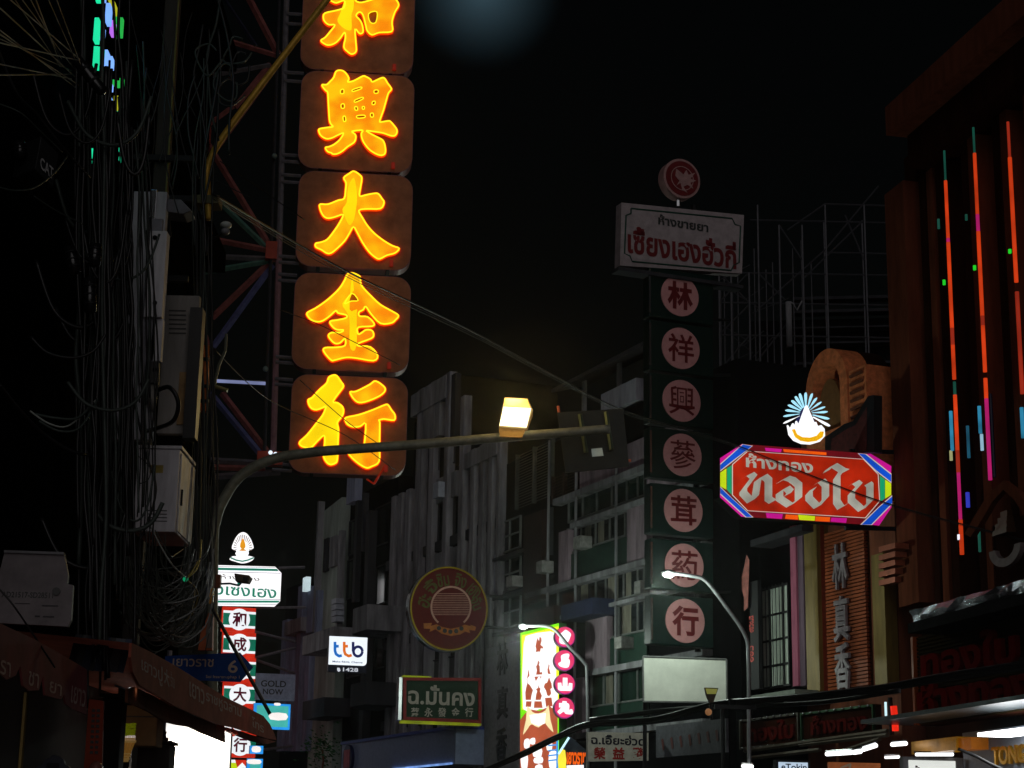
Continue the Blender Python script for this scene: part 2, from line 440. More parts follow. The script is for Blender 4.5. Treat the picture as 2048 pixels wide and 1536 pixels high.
for (yt, yb) in ((1030, 1095), (1105, 1175), (1185, 1250)):
    window(FAR, D, 988, 1044, yt, yb, 1044, (1001, 1022), (0.5,))
    fpart('floor_slab', FAR, D, conc_d, 985, 1046, yb+2, yb+9, 0, 0.3, xref=1044)
fpart('mesh_screen', FAR, D, mat('pale_screen', (150, 155, 170), 0.7), 985, 1002, 1105, 1180, 0.08, 0.12, xref=1002)
# curtains behind some panes, air conditioners and a rolled blind
cur = mat('faded_curtain', (108, 104, 92), .9, var=.6, scale=5, streak=True); aco = mat('dirty_white_enamel', (132, 132, 128), .6, var=.5)
for (xl, xr, yt, yb) in ((1170, 1182, 1006, 1058), (1197, 1208, 1006, 1058), (1216, 1236, 1131, 1184), (1252, 1262, 1131, 1184), (1242, 1262, 1198, 1260), (1162, 1176, 1131, 1184), (1212, 1226, 1334, 1398)):
    fpart('curtain', FAR, D, cur, xl, xr, yt, yb, 0.02, 0.03, xref=1293)
for (xl, xr, yt, yb) in ((1146, 1160, 1070, 1094), (1228, 1242, 1272, 1296), (1268, 1280, 1160, 1186), (1072, 1084, 1120, 1144), (1012, 1024, 1150, 1172)):
    fpart('air_conditioner', FAR, D, aco, xl, xr, yt, yb, 0.1, 0.5, xref=xr, bevel=.02)
fpart('blue_awning', FAR, D, mat('navy_awning', (34, 40, 62), .8, var=.4), 1122, 1185, 1196, 1228, 0.0, 0.8, xref=1180)
for x in (1110, 1166, 1248): seg_u = FAR.uv(x, 1200)[0]; MB().tube([(seg_u, gF, .25), (seg_u, vT, .25)], .045, 6).build('downpipe', conc, D)
# roof terrace: sloping sheet roof on posts
(ua, va), (ub, vb) = FAR.uv(1127, 692), FAR.uv(1300, 668)
uS = FAR.uv(1325, 700)[0]
MB().add([(ua, -.4, vb-.35), (uS, -.4, vb-.35), (uS, 1.0, vb+.1), (ua, 1.0, vb+.1),
          (ua, -.4, vb-.47), (uS, -.4, vb-.47), (uS, 1.0, vb-.02), (ua, 1.0, vb-.02)],
         [(0, 1, 2, 3), (7, 6, 5, 4), (0, 4, 5, 1), (1, 5, 6, 2), (2, 6, 7, 3), (3, 7, 4, 0)]).build('roof', mat('roof_sheet', (64, 60, 64), 0.7, 0.0), D)
for x in (1160, 1230, 1290):
    u = FAR.uv(x, 800)[0]; MB().box(u-.06, u+.06, vT, vb-.2, -.2, -.08).build('post', conc, D)
u0 = FAR.uv(1208, 790)[0]; u1 = FAR.uv(1278, 790)[0]
v0 = FAR.uv(1278, 800)[1]; v1 = FAR.uv(1278, 756)[1]
MB().box(u0, u1, v0, v1, -.5, 0.1).build('parapet', mat('white_render', (165, 165, 175), 0.8, streak=True), D)

# ---------------------------------------------------------------- building with tall rounded pilasters (E)
E_ = thing('ribbed_building', 'grey building faced with tall rounded pilasters behind the round red sign', 'building', FAR)
u0, u1 = FAR.uv(778, 1000)[0], FAR.uv(988, 1000)[0]
vE = FAR.uv(826, 985)[1]
um = FAR.uv(828, 900)[0]
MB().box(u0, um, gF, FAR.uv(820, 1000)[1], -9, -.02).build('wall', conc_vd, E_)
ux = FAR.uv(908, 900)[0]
MB().box(um, ux, gF, FAR.uv(887, 744, .42)[1]-.06, -4, 0).build('wall', conc_vd, E_)  # shade between the pilasters put into the wall colour
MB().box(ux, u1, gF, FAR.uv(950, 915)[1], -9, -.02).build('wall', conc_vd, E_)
def pilaster(x, ytop, wpx, m, w1=0.26):
    u = FAR.uv(x, 1100, w1)[0]; r = abs(FAR.uv(x+wpx/2, 1100, w1)[0]-FAR.uv(x-wpx/2, 1100, w1)[0])/2
    vt = ytop
    loop = [(u+r, w1-.03), (u+r-.03, w1), (u-r+.03, w1), (u-r, w1-.03), (u-r, -0.02), (u+r, -0.02)]
    m_ = len(loop); vs = [(a, -b, gF) for a, b in loop] + [(a, -b, vt) for a, b in loop]
    fs = [((i+1) % m_, i, i+m_, (i+1) % m_+m_) for i in range(m_)] + [tuple(range(m_, 2*m_))[::-1]]
    MB().add(vs, fs).build('pilaster', m, E_, smooth=False)
pil = mat('pilaster_render', (122, 120, 124), 0.85, var=0.75, scale=2.5, streak=True)
vl, vm_, vr_ = FAR.uv(783, 990, .42)[1], FAR.uv(887, 744, .42)[1], FAR.uv(941, 895, .42)[1]
for x, yt, wp in ((783, vl, 9), (797, vl, 9), (812, vl, 9.5), (832, vm_, 14), (857, vm_, 11), (887, vm_, 10), (918, vm_-1.2, 10), (941, vr_, 10.5), (959, vr_, 10.5), (977, vr_, 10), (993, vr_, 7)):
    pilaster(x, yt, wp*.86, pil)
ua_, ub_, uc_, ud_ = FAR.uv(824, 900, .2)[0], FAR.uv(924, 900, .2)[0], FAR.uv(934, 900, .2)[0], FAR.uv(998, 900, .2)[0]
MB().box(ua_, FAR.uv(893, 900, .2)[0], vm_-.9, vm_-.06, .002, .3).build('parapet', conc, E_)
MB().box(uc_, ud_, vr_-.6, vr_-.06, .002, .3).build('parapet', conc, E_)
for k in range(1, 6):
    vv = vr_ - 3.0*k; MB().box(FAR.uv(780, 900, .1)[0], ud_, vv, vv+.35, .0015, .12).build('floor_band', conc_d, E_)
fpart('upper_wall', FAR, E_, conc, 842, 881, 755, 868, 0.0, 0.25, xref=881)
fpart('upper_wall', FAR, E_, conc_d, 893, 912, 745, 868, 0.0, 0.2, xref=912)
for (xl, xr, yt, yb) in ((863, 881, 995, 1092), (894, 913, 988, 1085), (863, 881, 895, 940), (894, 913, 870, 925), (863, 913, 1150, 1250), (863, 913, 1310, 1420)):
    window(FAR, E_, xl, xr, yt, yb, xr, fm=conc_d, th=0.04)
for (xl, xr, yt, yb) in ((863, 913, 940, 990), (863, 913, 1092, 1140)):
    fpart('spandrel', FAR, E_, conc, xl, xr, yt, yb, 0.0, 0.12, xref=xr)
fpart('air_conditioner', FAR, E_, mat('white_enamel', (150, 155, 165), 0.5), 866, 877, 962, 993, 0.12, 0.5, xref=877, bevel=.02)

# ---------------------------------------------------------------- building with curved balconies (F)
Fb = thing('balcony_building', 'narrow dark building with curved grey balconies above the bank sign', 'building', FAR)
u0, u1 = FAR.uv(634, 1100)[0], FAR.uv(777, 1100)[0]; um = FAR.uv(684, 1100)[0]
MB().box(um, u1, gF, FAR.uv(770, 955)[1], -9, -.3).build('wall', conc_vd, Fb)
a, b = FAR.uv(636, 1032), FAR.uv(684, 994)
pts = [(a[0], gF), (b[0], gF), (b[0], b[1]), (a[0], a[1])]
MB().poly(pts, -8, 0).build('side_wall', render_g, Fb)
for (xl, xr, yt, yb, m_, w1) in ((695, 711, 940, 1000, mat('pale_blue_render', (125, 130, 150), .8, streak=True), .3), (711, 716, 1000, 1200, conc_d, .2), (733, 740, 1020, 1480, conc_d, .3), (726, 728, 985, 1100, conc_d, .2),
                              (660, 672, 1070, 1130, conc, .15), (648, 656, 1075, 1140, conc_d, .12), (678, 682, 1060, 1270, conc, .2), (635, 638, 1002, 1260, conc, .25)):
    fpart('pier', FAR, Fb, m_, xl, xr, yt, yb, -.02, w1, xref=xr)
def curved_balcony(xl, xr, yt, yb, xref, m_, depth=1.0):
    u0, u1 = FAR.uv(xl, yt, depth)[0], FAR.uv(xr, yt, depth)[0]; v1, v0 = FAR.uv(xref, yt, depth)[1], FAR.uv(xref, yb, depth)[1]
    n = 10
    loop = [(u1, -.05), (u1, depth)] + [(u0 + depth - depth*math.sin(math.pi/2*k/n), depth*math.cos(math.pi/2*k/n)) for k in range(n+1)] + [(u0, -.05)]
    m = len(loop); vs = [(p[0], -p[1], v0) for p in loop] + [(p[0], -p[1], v1) for p in loop]
    fs = [((i+1) % m, i, i+m, (i+1) % m+m) for i in range(m)] + [tuple(range(m)), tuple(range(m, 2*m))[::-1]]
    return MB().add(vs, fs).build('balcony', m_, Fb)
curved_balcony(686, 735, 1208, 1258, 735, conc, 1.5)
curved_balcony(681, 732, 1362, 1408, 732, conc_d, 1.5)
fpart('balcony', FAR, Fb, conc, 606, 668, 1262, 1300, .0, 1.2, xref=640)
fpart('balcony', FAR, Fb, conc_d, 606, 648, 1398, 1435, .0, 1.1, xref=630)
for (xl, xr, yt, yb) in ((597, 606, 1170, 1500), (616, 627, 1175, 1262), (611, 619, 1310, 1500), (632, 636, 1180, 1300), (565, 575, 1238, 1500), (578, 586, 1300, 1490)):
    fpart('pillar', FAR, Fb, mat('blue_grey_render', (118, 126, 150), .85, var=.4, streak=True), xl, xr, yt, yb, -.3, .25, xref=xr)
fpart('eave', FAR, Fb, conc, 570, 602, 1235, 1262, -.4, .5, xref=598)
for k in range(4):
    fpart('air_conditioner', FAR, Fb, MATS['white_enamel'], 663, 672, 1196+k*12, 1206+k*12, 0.05, 0.4, xref=672)
for (xl, xr, yt, yb) in ((688, 712, 1030, 1100), (740, 772, 1000, 1080), (740, 772, 1120, 1200), (740, 772, 1240, 1330), (684, 708, 1110, 1190), (684, 708, 1270, 1350)):
    window(FAR, Fb, xl, xr, yt, yb, xr, w_=-.3, fm=conc_d)
fpart('wall', FAR, Fb, conc_vd, 575, 684, 1150, 1600, -8, -.35, xref=640)
# small lit panel at the corner
fpart('corner_lamp', FAR, Fb, glow('pale_lamp', (190, 210, 215), 0.9), 606, 613, 1153, 1180, .25, .45, xref=613)

# ---------------------------------------------------------------- scaffold behind the gold shop
SCF = Pl(1600, 700, 56, -8)
sf = thing('scaffold_frame', 'tall lattice of thin scaffold tubes above the roofs beside the white name board', 'scaffold', SCF)
mb_post = mat('scaffold_tube', (66, 66, 70), 0.5, 0.5)
def seg(fr, x0, y0, x1, y1, w0=0, w1=0, r=.03, m_=None, parent=None, name='tube', n=5):
    (a, b), (c_, d) = fr.uv(x0, y0, w0), fr.uv(x1, y1, w1)
    return MB().tube([(a, b, w0), (c_, d, w1)], r, n).build(name, m_ or mb_post, parent)
gs = GROUND(SCF)
for x in (1438, 1462, 1498, 1515, 1558, 1604, 1650, 1728):
    for w_ in (0, -1.5):
        yt = 410 if x in (1515, 1650, 1728) else (545 if x < 1500 else 450)
        u, vt = SCF.uv(x, yt); MB().tube([(u, gs, w_), (u, vt, w_)], .035, 5).build('tube', mb_post, sf)
for y in (440, 545, 605, 670, 740, 820):
    for w_ in (0, -1.5):
        x0 = 1500 if y < 500 else 1438
        seg(SCF, x0, y, 1790, y+6, w_, w_, .03, None, sf)
for k, (x0, y0, x1, y1) in enumerate(((1438, 605, 1498, 545), (1438, 670, 1498, 610), (1440, 740, 1500, 670), (1515, 620, 1650, 500), (1575, 460, 1650, 408), (1604, 560, 1728, 440), (1650, 500, 1757, 372), (1515, 545, 1570, 600), (1500, 740, 1580, 640), (1438, 545, 1498, 605), (1440, 820, 1500, 745), (1558, 450, 1604, 520), (1690, 430, 1728, 520), (1650, 408, 1790, 412), (1650, 505, 1790, 508))):
    seg(SCF, x0, y0, x1, y1, 0, 0, .03, None, sf)
for x in (1448, 1475, 1508, 1532, 1545, 1585, 1622):
    u, vt = SCF.uv(x, 455 + (x % 7)*14, -.8); MB().tube([(u, gs, -.8), (u, vt, -.8)], .022, 5).build('tube', mb_post, sf)
for k in range(14):
    x0 = 1440+(k % 4)*22; y0 = 560+k*22; seg(SCF, x0, y0, x0+random.choice((44, 60, 72)), y0-random.choice((30, 44, -36)), -.8, -.8, .02, None, sf)
rb = thing('rooftop_building', 'unlit rooftop block behind the scaffold and orange brick gable', 'building', SCF.off(-3))
RB = SCF.off(-3)
MB().box(RB.uv(1500, 760)[0], RB.uv(1800, 760)[0], GROUND(RB), RB.uv(1600, 640)[1], -6, 0).build('wall', conc_vd, rb)
for (y0, y1) in ((600, 606), (626, 632), (660, 663), (690, 694), (730, 735)):
    MB().box(RB.uv(1585, y0)[0], RB.uv(1790, y0)[0], RB.uv(1700, y1)[1], RB.uv(1700, y0)[1], 0, .5).build('ledge', conc_d, rb)
wt = thing('drain_stack', 'pale vertical pipe standing on the rooftop between the scaffold tubes', 'pipe', SCF.off(.3))
WT = SCF.off(.3)
(u, v1), (_, v0) = WT.uv(1577, 604), WT.uv(1577, 694)
MB().tube([(u, v0, 0), (u, v1, 0)], .1, 10).build('pipe_barrel', conc, wt, smooth=True)
MB().tube([(u, v1, 0), (u+.14, v1-.08, .1), (u+.26, v1-.3, .1), (u+.42, v1, .1)], .03, 6).build('pipe_elbow', conc, wt)

# ---------------------------------------------------------------- gold shop (B) and narrow neighbour (C)
gM = GROUND(MID)
Bb = thing('gold_shop_building', 'orange brick building with arched gable, gold columns and slatted panel of pale characters', 'building', MID)
uB0, uB1 = MID.uv(1606, 1100)[0], MID.uv(1790, 1100)[0]
MB().box(uB0, uB1, gM, MID.uv(1790, 742)[1], -8, -.02).build('wall', mat('brown_render', (112, 62, 42), .85, var=.5, scale=3, streak=True), Bb)
BF = MID.off(.65)
(ua, va), (ub, vb) = BF.uv(1697, 742), BF.uv(1731, 728)
mb = MB().box(ua, ub, BF.uv(1731, 1000)[1], vb, 0, .65); mb.build('brick_pier', brick, Bb)
mb = MB()
for k in range(16):
    v = vb - .12 - k*.19
    mb.box(ua+.1, ub-.1, v-.06, v, .65, .70)
mb.build('brick_course', mat('orange_brick_edge', (104, 60, 40), .85, var=.4), Bb)
# arched gable
(ul, vl), (ur, vr) = BF.uv(1612, 830), BF.uv(1693, 735)
vtop = BF.uv(1650, 699)[1]; vb_ = BF.uv(1650, 890)[1]
uc = (ul+ur)/2; ro = (ur-ul)/2; vc = vtop-ro
arch = [(ul, vb_)] + [(uc-ro*math.cos(math.pi*k/20), vc+ro*math.sin(math.pi*k/20)) for k in range(21)] + [(ur, vb_)]
ri = ro*.66
hole = [(uc-ri, vb_+.3)] + [(uc-ri*math.cos(math.pi*k/20), vc+ri*math.sin(math.pi*k/20)) for k in range(21)] + [(uc+ri, vb_+.3)]
MB().poly([arch, hole], .05, .65).build('arch_gable', brick, Bb)
MB().poly(arch, -.5, .05).build('gable_back', timber_d, Bb)
MB().disc(uc-.1, vc-.5, ri*.8, .06, .5, ry=ri*1.25).build('gable_disc', mat('gable_ochre', (120, 84, 48), .85, var=.3), Bb)
# shop roof with dark eave
EV = MID.off(1.2)
MB().poly([MID.uv(x, y, 1.2) for x, y in ((1650,905),(1650,874),(1688,848),(1706,842),(1736,792),(1748,790),(1748,905))], 1.0, 1.2).build('eave', darkmetal, Bb)
MB().poly([MID.uv(x, y, 1.2) for x, y in ((1662,903),(1664,878),(1694,858),(1712,850),(1734,814),(1734,903))], 1.203, 1.21).build('eave_panel', mat('eave_slats', (78, 36, 34), .6, var=.6, scale=12), Bb)
# slatted name panel with white characters
u0, u1, v0, v1 = rect(MID, 1632, 1062, 1745, 1385); v1 = MID.uv(1745, 1040)[1]
mb = MB(); n = 46
for k in range(n):
    v = v0+(v1-v0)*k/n
    mb.box(u0, u1, v, v+(v1-v0)/n*.72, 0, .1)
mb.build('slat_panel', orange_slat, Bb)
MB().box(u0, u1, v0, v1, 0, .04).build('panel_back', timber_d, Bb)
um = MID.uv(1686, 1200, .12)[0]
for ch, y in (('林', 1135), ('真', 1240), ('香', 1335)):
    vv = MID.uv(1686, y)[1]
    add_text(MB(), ch, um-.33, vv-.52, um+.33, vv+.52, .2, .02, .06).build('character', mat('white_acrylic', (150, 140, 145), .5), Bb)
for (xl, xr, yt, yb) in ((1607, 1632, 1045, 1392), (1742, 1766, 1105, 1372)):
    fpart('gold_column', MID, Bb, oldgold, xl, xr, yt, yb, 0, .3, xref=xr)
fpart('side_trim', MID, Bb, mat('rust_trim', (120, 48, 30), .6, var=.3), 1634, 1640, 1050, 1388, .1, .2, xref=1640)
# banded capital
mb = MB()
for k in range(5):
    fbox(mb, MID, 1757, 1790, 1085+k*17, 1096+k*17, .3, .75-.06*k, xref=1790)
mb.build('capital', mat('copper_band', (150, 84, 62), .4, .4), Bb)

Cb = thing('narrow_shophouse', 'narrow shophouse with a pink edge strip and a barred window over white curtains', 'building', MID)
uC0 = MID.uv(1492, 1100)[0]
MB().box(uC0, uB0-.02, gM, MID.uv(1600, 1040)[1], -8, -.02).build('wall', conc_vd, Cb)
fpart('edge_strip', MID, Cb, mat('pink_strip', (168, 92, 116), .8, var=.35, streak=True), 1579, 1590, 1050, 1372, 0, .35, xref=1590)
fpart('edge_strip', MID, Cb, mat('mauve_strip', (104, 84, 98), .8, var=.35, streak=True), 1590, 1604, 1050, 1372, 0, .3, xref=1604)
fr_ = window(MID, Cb, 1514, 1580, 1165, 1372, 1580, (1541, 1568), (.22, .47, .72), fm=darkmetal, gm=mat('pale_curtain', (224, 234, 220), .9, var=.4, scale=5, streak=True))
u0, u1, v0, v1 = rect(MID, 1514, 1180, 1580, 1368)
mb = MB()
for k in range(9):
    u = u0 + (u1-u0)*(k+.5)/9
    mb.tube([(u, v0, .1), (u, v1, .1)], .012, 5)
mb.build('window_bars', darkmetal, fr_)
fpart('cornice', MID, Cb, conc_d, 1500, 1604, 1052, 1066, 0, .6, xref=1590)
fpart('ledge', MID, Cb, mat('pale_ledge', (120, 128, 118), .7), 1497, 1590, 1378, 1392, 0, .9, xref=1590)
vs_ = thing('vertical_sign', 'thin dark vertical sign with small red writing beside the barred window', 'sign', MID.off(.4))
VS = MID.off(.4)
fpart('board', VS, vs_, darkmetal, 1499, 1515, 1160, 1378, -.05, .05, xref=1515)
for y0, y1, t in ((1232, 1266, 'ห้างทอง'), (1292, 1326, 'ทอง')):
    u, va = VS.uv(1507, y0); _, vb = VS.uv(1507, y1)
    # written upright, letter under letter
    mb = MB(); n = len([c for c in t if c not in '้']);
    for i, c in enumerate([c for c in t if c not in '้']):
        dv = (va-vb)/n; add_text(mb, c, u-.12, va-(i+.85)*dv, u+.12, va-i*dv, .06, .02)
    mb.build('lettering', mat('red_letters', (190, 70, 60), .5, emit=(150, 40, 30), es=.5), vs_)
fl = thing('torn_banner', 'torn pale pink banner hanging from the corner left of the barred window', 'banner', MID.off(.5))
FLG = MID.off(.5)
mb = MB(); prof = [(1494, 1110), (1489, 1135), (1481, 1168), (1489, 1195), (1489, 1222), (1496, 1215), (1497, 1180), (1499, 1120)]
mb.poly(pxpoly(FLG, prof), 0, .015).build('cloth', mat('pink_cloth', (205, 130, 120), .9, var=.4), fl)

# ---------------------------------------------------------------- near building with neon tubes (A)
gN = GROUND(NEAR)
A = thing('neon_front_building', 'dark red-brown timber fronted building with tall orange neon tubes and heavy cornice', 'building', NEAR)
uC = NEAR.uv(1771, 240, .75)[0]; vC1, vC0 = NEAR.uv(1771, 214, .75)[1], NEAR.uv(1771, 272, .75)[1]
MB().box(0, 16, gN, vC1-.3, -8, -.6).build('wall', timber_d, A)
MB().box(uC, 16, vC0, vC1, -.6, .75).build('cornice', timber, A)
MB().box(uC+.1, 16, vC0-.75, vC0-.003, -.6, .3).build('frieze', timber_d, A)
def apart(name, m, xl, xr, yt, yb, w0, w1, xref=None, bevel=0): return fpart(name, NEAR, A, m, xl, xr, yt, yb, w0, w1, xref, bevel)
vF = vC0-.755
def col(name, m, xl, xr, yb, w0, w1, ytop=None):
    u0, u1 = NEAR.uv(xl, 700)[0], NEAR.uv(xr, 700)[0]
    return MB().box(u0, u1, NEAR.uv(xr, yb)[1], vF if ytop is None else NEAR.uv(xr, ytop)[1], w0, w1).build(name, m, A)
col('corner_pier', timber, 1790, 1829, 1210, -.6, .12)
for x, wd, m_ in ((1838, 10, timber_d), (1853, 12, timber), (1872, 14, timber_d), (1926, 14, timber_d), (1940, 16, timber), (1992, 14, timber_d), (2008, 14, timber), (2058, 12, timber), (2090, 20, timber_d), (2130, 24, timber)):
    col('timber_fin', m_, x, x+wd, 1230, -.6, -.15)
def tube_on(fr, parent, name, x, y0, y1, r, m_, w_=0.02, xr=700):
    u = fr.uv(x, xr, w_)[0]
    a, b = fr.uv(x, y0, w_)[1], fr.uv(x, y1, w_)[1]
    return MB().tube([(u, a, w_), (u, b, w_)], r*.82, 8).build(name, m_, parent)
n_or = glow('orange_neon', (206, 58, 18), .85, .3); n_or2 = glow('deep_orange_neon', (150, 40, 22), .8, .2)
n_mg = glow('magenta_neon', (190, 30, 110), .8, .2); n_te = glow('dim_teal_neon', (20, 70, 58), .8, .3); n_cy = glow('cyan_neon', (44, 130, 165), .85, .45)
n_gr = glow('green_neon', (30, 200, 40), 1.0, .2); n_bl = glow('blue_neon', (50, 60, 190), .8, .2)
# x is read at the row y = 700
for x, segs_ in ((1906, ((272, 350, n_te, .03), (350, 470, n_or, .045), (470, 478, n_mg, .045), (478, 655, n_or, .05), (655, 690, n_or2, .05), (690, 760, n_or, .05), (765, 792, n_te, .04), (792, 905, n_or, .05), (905, 950, n_or2, .05), (950, 1045, n_mg, .045), (1045, 1115, n_or, .055))),
                 (1968, ((222, 292, n_te, .03), (292, 420, n_or, .045), (420, 455, n_mg, .045), (455, 630, n_or, .05), (630, 650, n_or2, .05), (650, 745, n_or, .05), (758, 800, n_or, .05), (800, 965, n_mg, .05))),
                 (2040, ((225, 300, n_or2, .035), (300, 560, n_or, .05), (580, 700, n_or2, .05), (700, 790, n_or2, .05)))):
    for (a, b, m_, r) in segs_: tube_on(NEAR, A, 'neon_tube', x, a, b, r, m_)
for (x, a, b, m_, r) in ((1896, 825, 905, n_cy, .045), (1893, 905, 925, glow('pale_neon', (170, 170, 120), .8, .3), .04), (1928, 855, 920, glow('dim_cyan_neon', (25, 75, 95), .9, .4), .04), (1953, 815, 870, n_cy, .045),
                       (1955, 872, 905, glow('white_neon', (150, 190, 210), .9, .3), .04), (2037, 818, 880, n_cy, .045), (1922, 990, 1020, n_bl, .05), (1888, 430, 450, n_te, .035), (1945, 420, 432, n_te, .035), (1894, 556, 566, n_gr, .04), (1957, 526, 535, n_gr, .04), (2030, 492, 500, n_gr, .04),
                       (1976, 790, 960, mat('dark_blue_tube', (10, 18, 50), .3), .05), (1941, 1030, 1110, n_te, .035), (1903, 1075, 1085, glow('white_spot', (240, 240, 255), 1.2), .06)):
    tube_on(NEAR, A, 'neon_tube', x, a, b, r, m_, .04)
# crest on the far right of the front
cr_ = thing('carved_crest', 'dark carved crest with a pointed frame and pale crescent on the neon front', 'emblem', NEAR.off(.2))
CR = NEAR.off(.2)
mb = MB(); pts = [(1940, 1068), (1962, 1030), (1990, 985), (2018, 962), (2048, 985), (2080, 1030), (2100, 1068), (2085, 1075), (2062, 1035), (2040, 1000), (2018, 980), (1996, 1004), (1972, 1045), (1952, 1075)]
mb.poly(pxpoly(CR, pts), 0, .12).build('crest_frame', timber, cr_)
u, v = CR.uv(2018, 1090)
MB().poly([[(u+.62*math.cos(math.pi*(1.0+k/16)), v-.05+.36*math.sin(math.pi*(1.0+k/16))) for k in range(17)] + [(u+.38*math.cos(math.pi*(2.0-k/16)), v-.05+.2*math.sin(math.pi*(2.0-k/16))) for k in range(17)]], 0, .1).build('crescent', mat('pale_plaster', (110, 98, 98), .7), cr_)
mb = MB()
for k in range(4): u0, v0 = CR.uv(2018, 1062-12*k); mb.box(u0-.28+.05*k, u0+.28-.05*k, v0-.07, v0+.03, 0, .2-.03*k)
mb.build('crest_body', mat('dark_bronze', (62, 40, 22), .5, .4), cr_)
apart('slat_wall', timber_d, 1982, 2130, 1030, 1175, -.3, -.15, xref=2048)
# projecting canopy trimmed with crinkled foil, slatted board with red letters
(u0, v1) = NEAR.uv(1822, 1222, 1.2); v0 = NEAR.uv(1822, 1245, 1.2)[1]
mb = MB(); n = 40
uu = u0
ring = []
for k in range(n+1):
    u = u0 + 12*k/n
    ring.append((u, random.uniform(-.05, .05), random.uniform(-.06, .06)))
vs = []; fs = []
for (u, a, b) in ring:
    vs += [(u, -1.2-b, v0), (u+a, -1.26-b*1.5, (v0+v1)/2+a), (u, -1.2+b, v1)]
for k in range(n):
    for j in range(2):
        fs.append((k*3+j, (k+1)*3+j, (k+1)*3+j+1, k*3+j+1))
mb.add(vs, fs).build('foil_trim', foil, A)
MB().box(u0, u0+12, v0-.02, v1-.02, -.2, 1.12).build('canopy', darkmetal, A)
MB().box(u0, u0+12, v0-.22, v0-.025, -.2, 1.28).build('canopy_lip', mat('canopy_grey', (36, 37, 38), .9, 0, spec=0), A)
SB = NEAR.off(.5)
sbn = thing('slatted_name_board', 'wide dark slatted name board with raised glossy red letters under the foil canopy', 'sign', SB)
u0, v1 = SB.uv(1832, 1275); _, v0 = SB.uv(1832, 1452)
MB().box(u0, u0+11, v0, v1, -.45, 0).build('board', timber_d, sbn)
mb = MB()
for k in range(24):
    v = v0 + (v1-v0)*k/24; mb.box(u0+.1, u0+11, v+.01, v+.055, 0, .04)
mb.build('slats', mat('slat_olive', (40, 33, 20), .9, var=.3, spec=0), sbn)
MB().box(u0, u0+.09, v0, v1, 0, .12).build('edge_trim', mat('amber_trim', (150, 70, 24), .5, var=.3), sbn)
redg = mat('glossy_red_letter', (92, 12, 12), .6, var=.2, spec=0)
def board_text(t, xl, yt, xr, yb, bold=.03):
    (ua, va), (ub, vb) = SB.uv(xl, yt, .1), SB.uv(xr, yb, .1)
    va = SB.uv(xl, yt, .1)[1]; vb = SB.uv(xl, yb, .1)[1]
    return add_text(MB(), t, ua, vb, ub, va, .16, bold, .1).build('lettering', redg, sbn)
board_text('ห้างทอง', 1838, 1363, 2075, 1436, .04)
board_text('ทองใบ', 1845, 1290, 2040, 1362, .035)
# shop fronts at the foot
SHF = NEAR.off(.2)
shop = thing('lit_shop_front', 'pale lit shop wall with gold metal letters under a steel soffit', 'shop front', SHF)
u0, v1 = SHF.uv(1925, 1478); _, v0 = SHF.uv(1925, 1545)
MB().box(u0, u0+9, gN, SHF.uv(1925, 1466)[1], -.3, 0).build('wall', mat('pale_blue_wall', (150, 160, 175), .5, var=.2), shop)
MB().box(SHF.uv(1840, 1440)[0], u0+9, SHF.uv(1840, 1452)[1], SHF.uv(1840, 1444)[1], -.3, 1.3).build('soffit', mat('soffit_steel', (90, 100, 104), .35, .6), shop)
wl = glow('white_tube', (255, 255, 255), 7.0, .02)
MB().box(SHF.uv(1955, 1466, .9)[0], u0+9, SHF.uv(1955, 1473, .9)[1], SHF.uv(1955, 1466, .9)[1], .3, .9).build('light_panel', wl, shop)
goldm = mat('gold_metal', (190, 140, 40), .25, .9, emit=(120, 80, 10), es=.25)
(ua, va), (ub, vb) = SHF.uv(1982, 1497, .1), SHF.uv(2100, 1530, .1)
va = SHF.uv(1984, 1494, .1)[1]; vb = SHF.uv(1984, 1531, .1)[1]
add_text(MB(), 'TONG S', ua, vb, SHF.uv(2068, 1500, .1)[0], va, .1, .02, .06).build('lettering', goldm, shop)
gc = thing('gold_canopy_sign', 'gold fascia panel glowing yellow from below beside the lit shop wall', 'sign', SHF.off(.6))
GC = SHF.off(.6)
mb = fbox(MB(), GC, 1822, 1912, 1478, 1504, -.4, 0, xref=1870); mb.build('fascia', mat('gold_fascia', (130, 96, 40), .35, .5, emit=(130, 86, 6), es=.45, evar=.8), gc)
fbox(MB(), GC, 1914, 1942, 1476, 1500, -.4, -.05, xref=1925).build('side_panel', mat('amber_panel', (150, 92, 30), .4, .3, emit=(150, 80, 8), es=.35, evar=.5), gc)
wb = thing('white_light_box', 'white glowing box sign with dark Thai writing at the foot of the neon front', 'sign', Pl(1865, 1530, 36, 8))
WB = Pl(1865, 1530, 36, 8)
u0, u1, v0, v1 = rect(WB, 1806, 1513, 1928, 1562)
MB().box(u0, u1, v0, v1, -.2, -.01).build('case', conc, wb)
u0, u1, v0, v1 = rect(WB, 1817, 1520, 1912, 1560)
MB().box(u0, u1, v0, v1, -.01, .01).build('face', glow('soft_white_face', (225, 228, 222), .95, .05), wb)
sign_text('ห้างทอง', WB, (1826, 1531, 1908, 1556), mat('maroon_ink', (60, 20, 24), .6), wb, .02, .02)
wb2 = thing('blue_white_light_box', 'small bluish white box sign with dark letters hanging beneath the shop tubes', 'sign', Pl(1585, 1530, 38, 8))
WB2 = Pl(1585, 1530, 38, 8)
u0, u1, v0, v1 = rect(WB2, 1552, 1519, 1622, 1560)
MB().box(u0, u1, v0, v1, -.2, -.01).build('case', darkmetal, wb2)
u0, u1, v0, v1 = rect(WB2, 1557, 1524, 1616, 1558)
MB().box(u0, u1, v0, v1, -.01, .01).build('face', glow('bluish_face', (185, 205, 225), .95, .08), wb2)
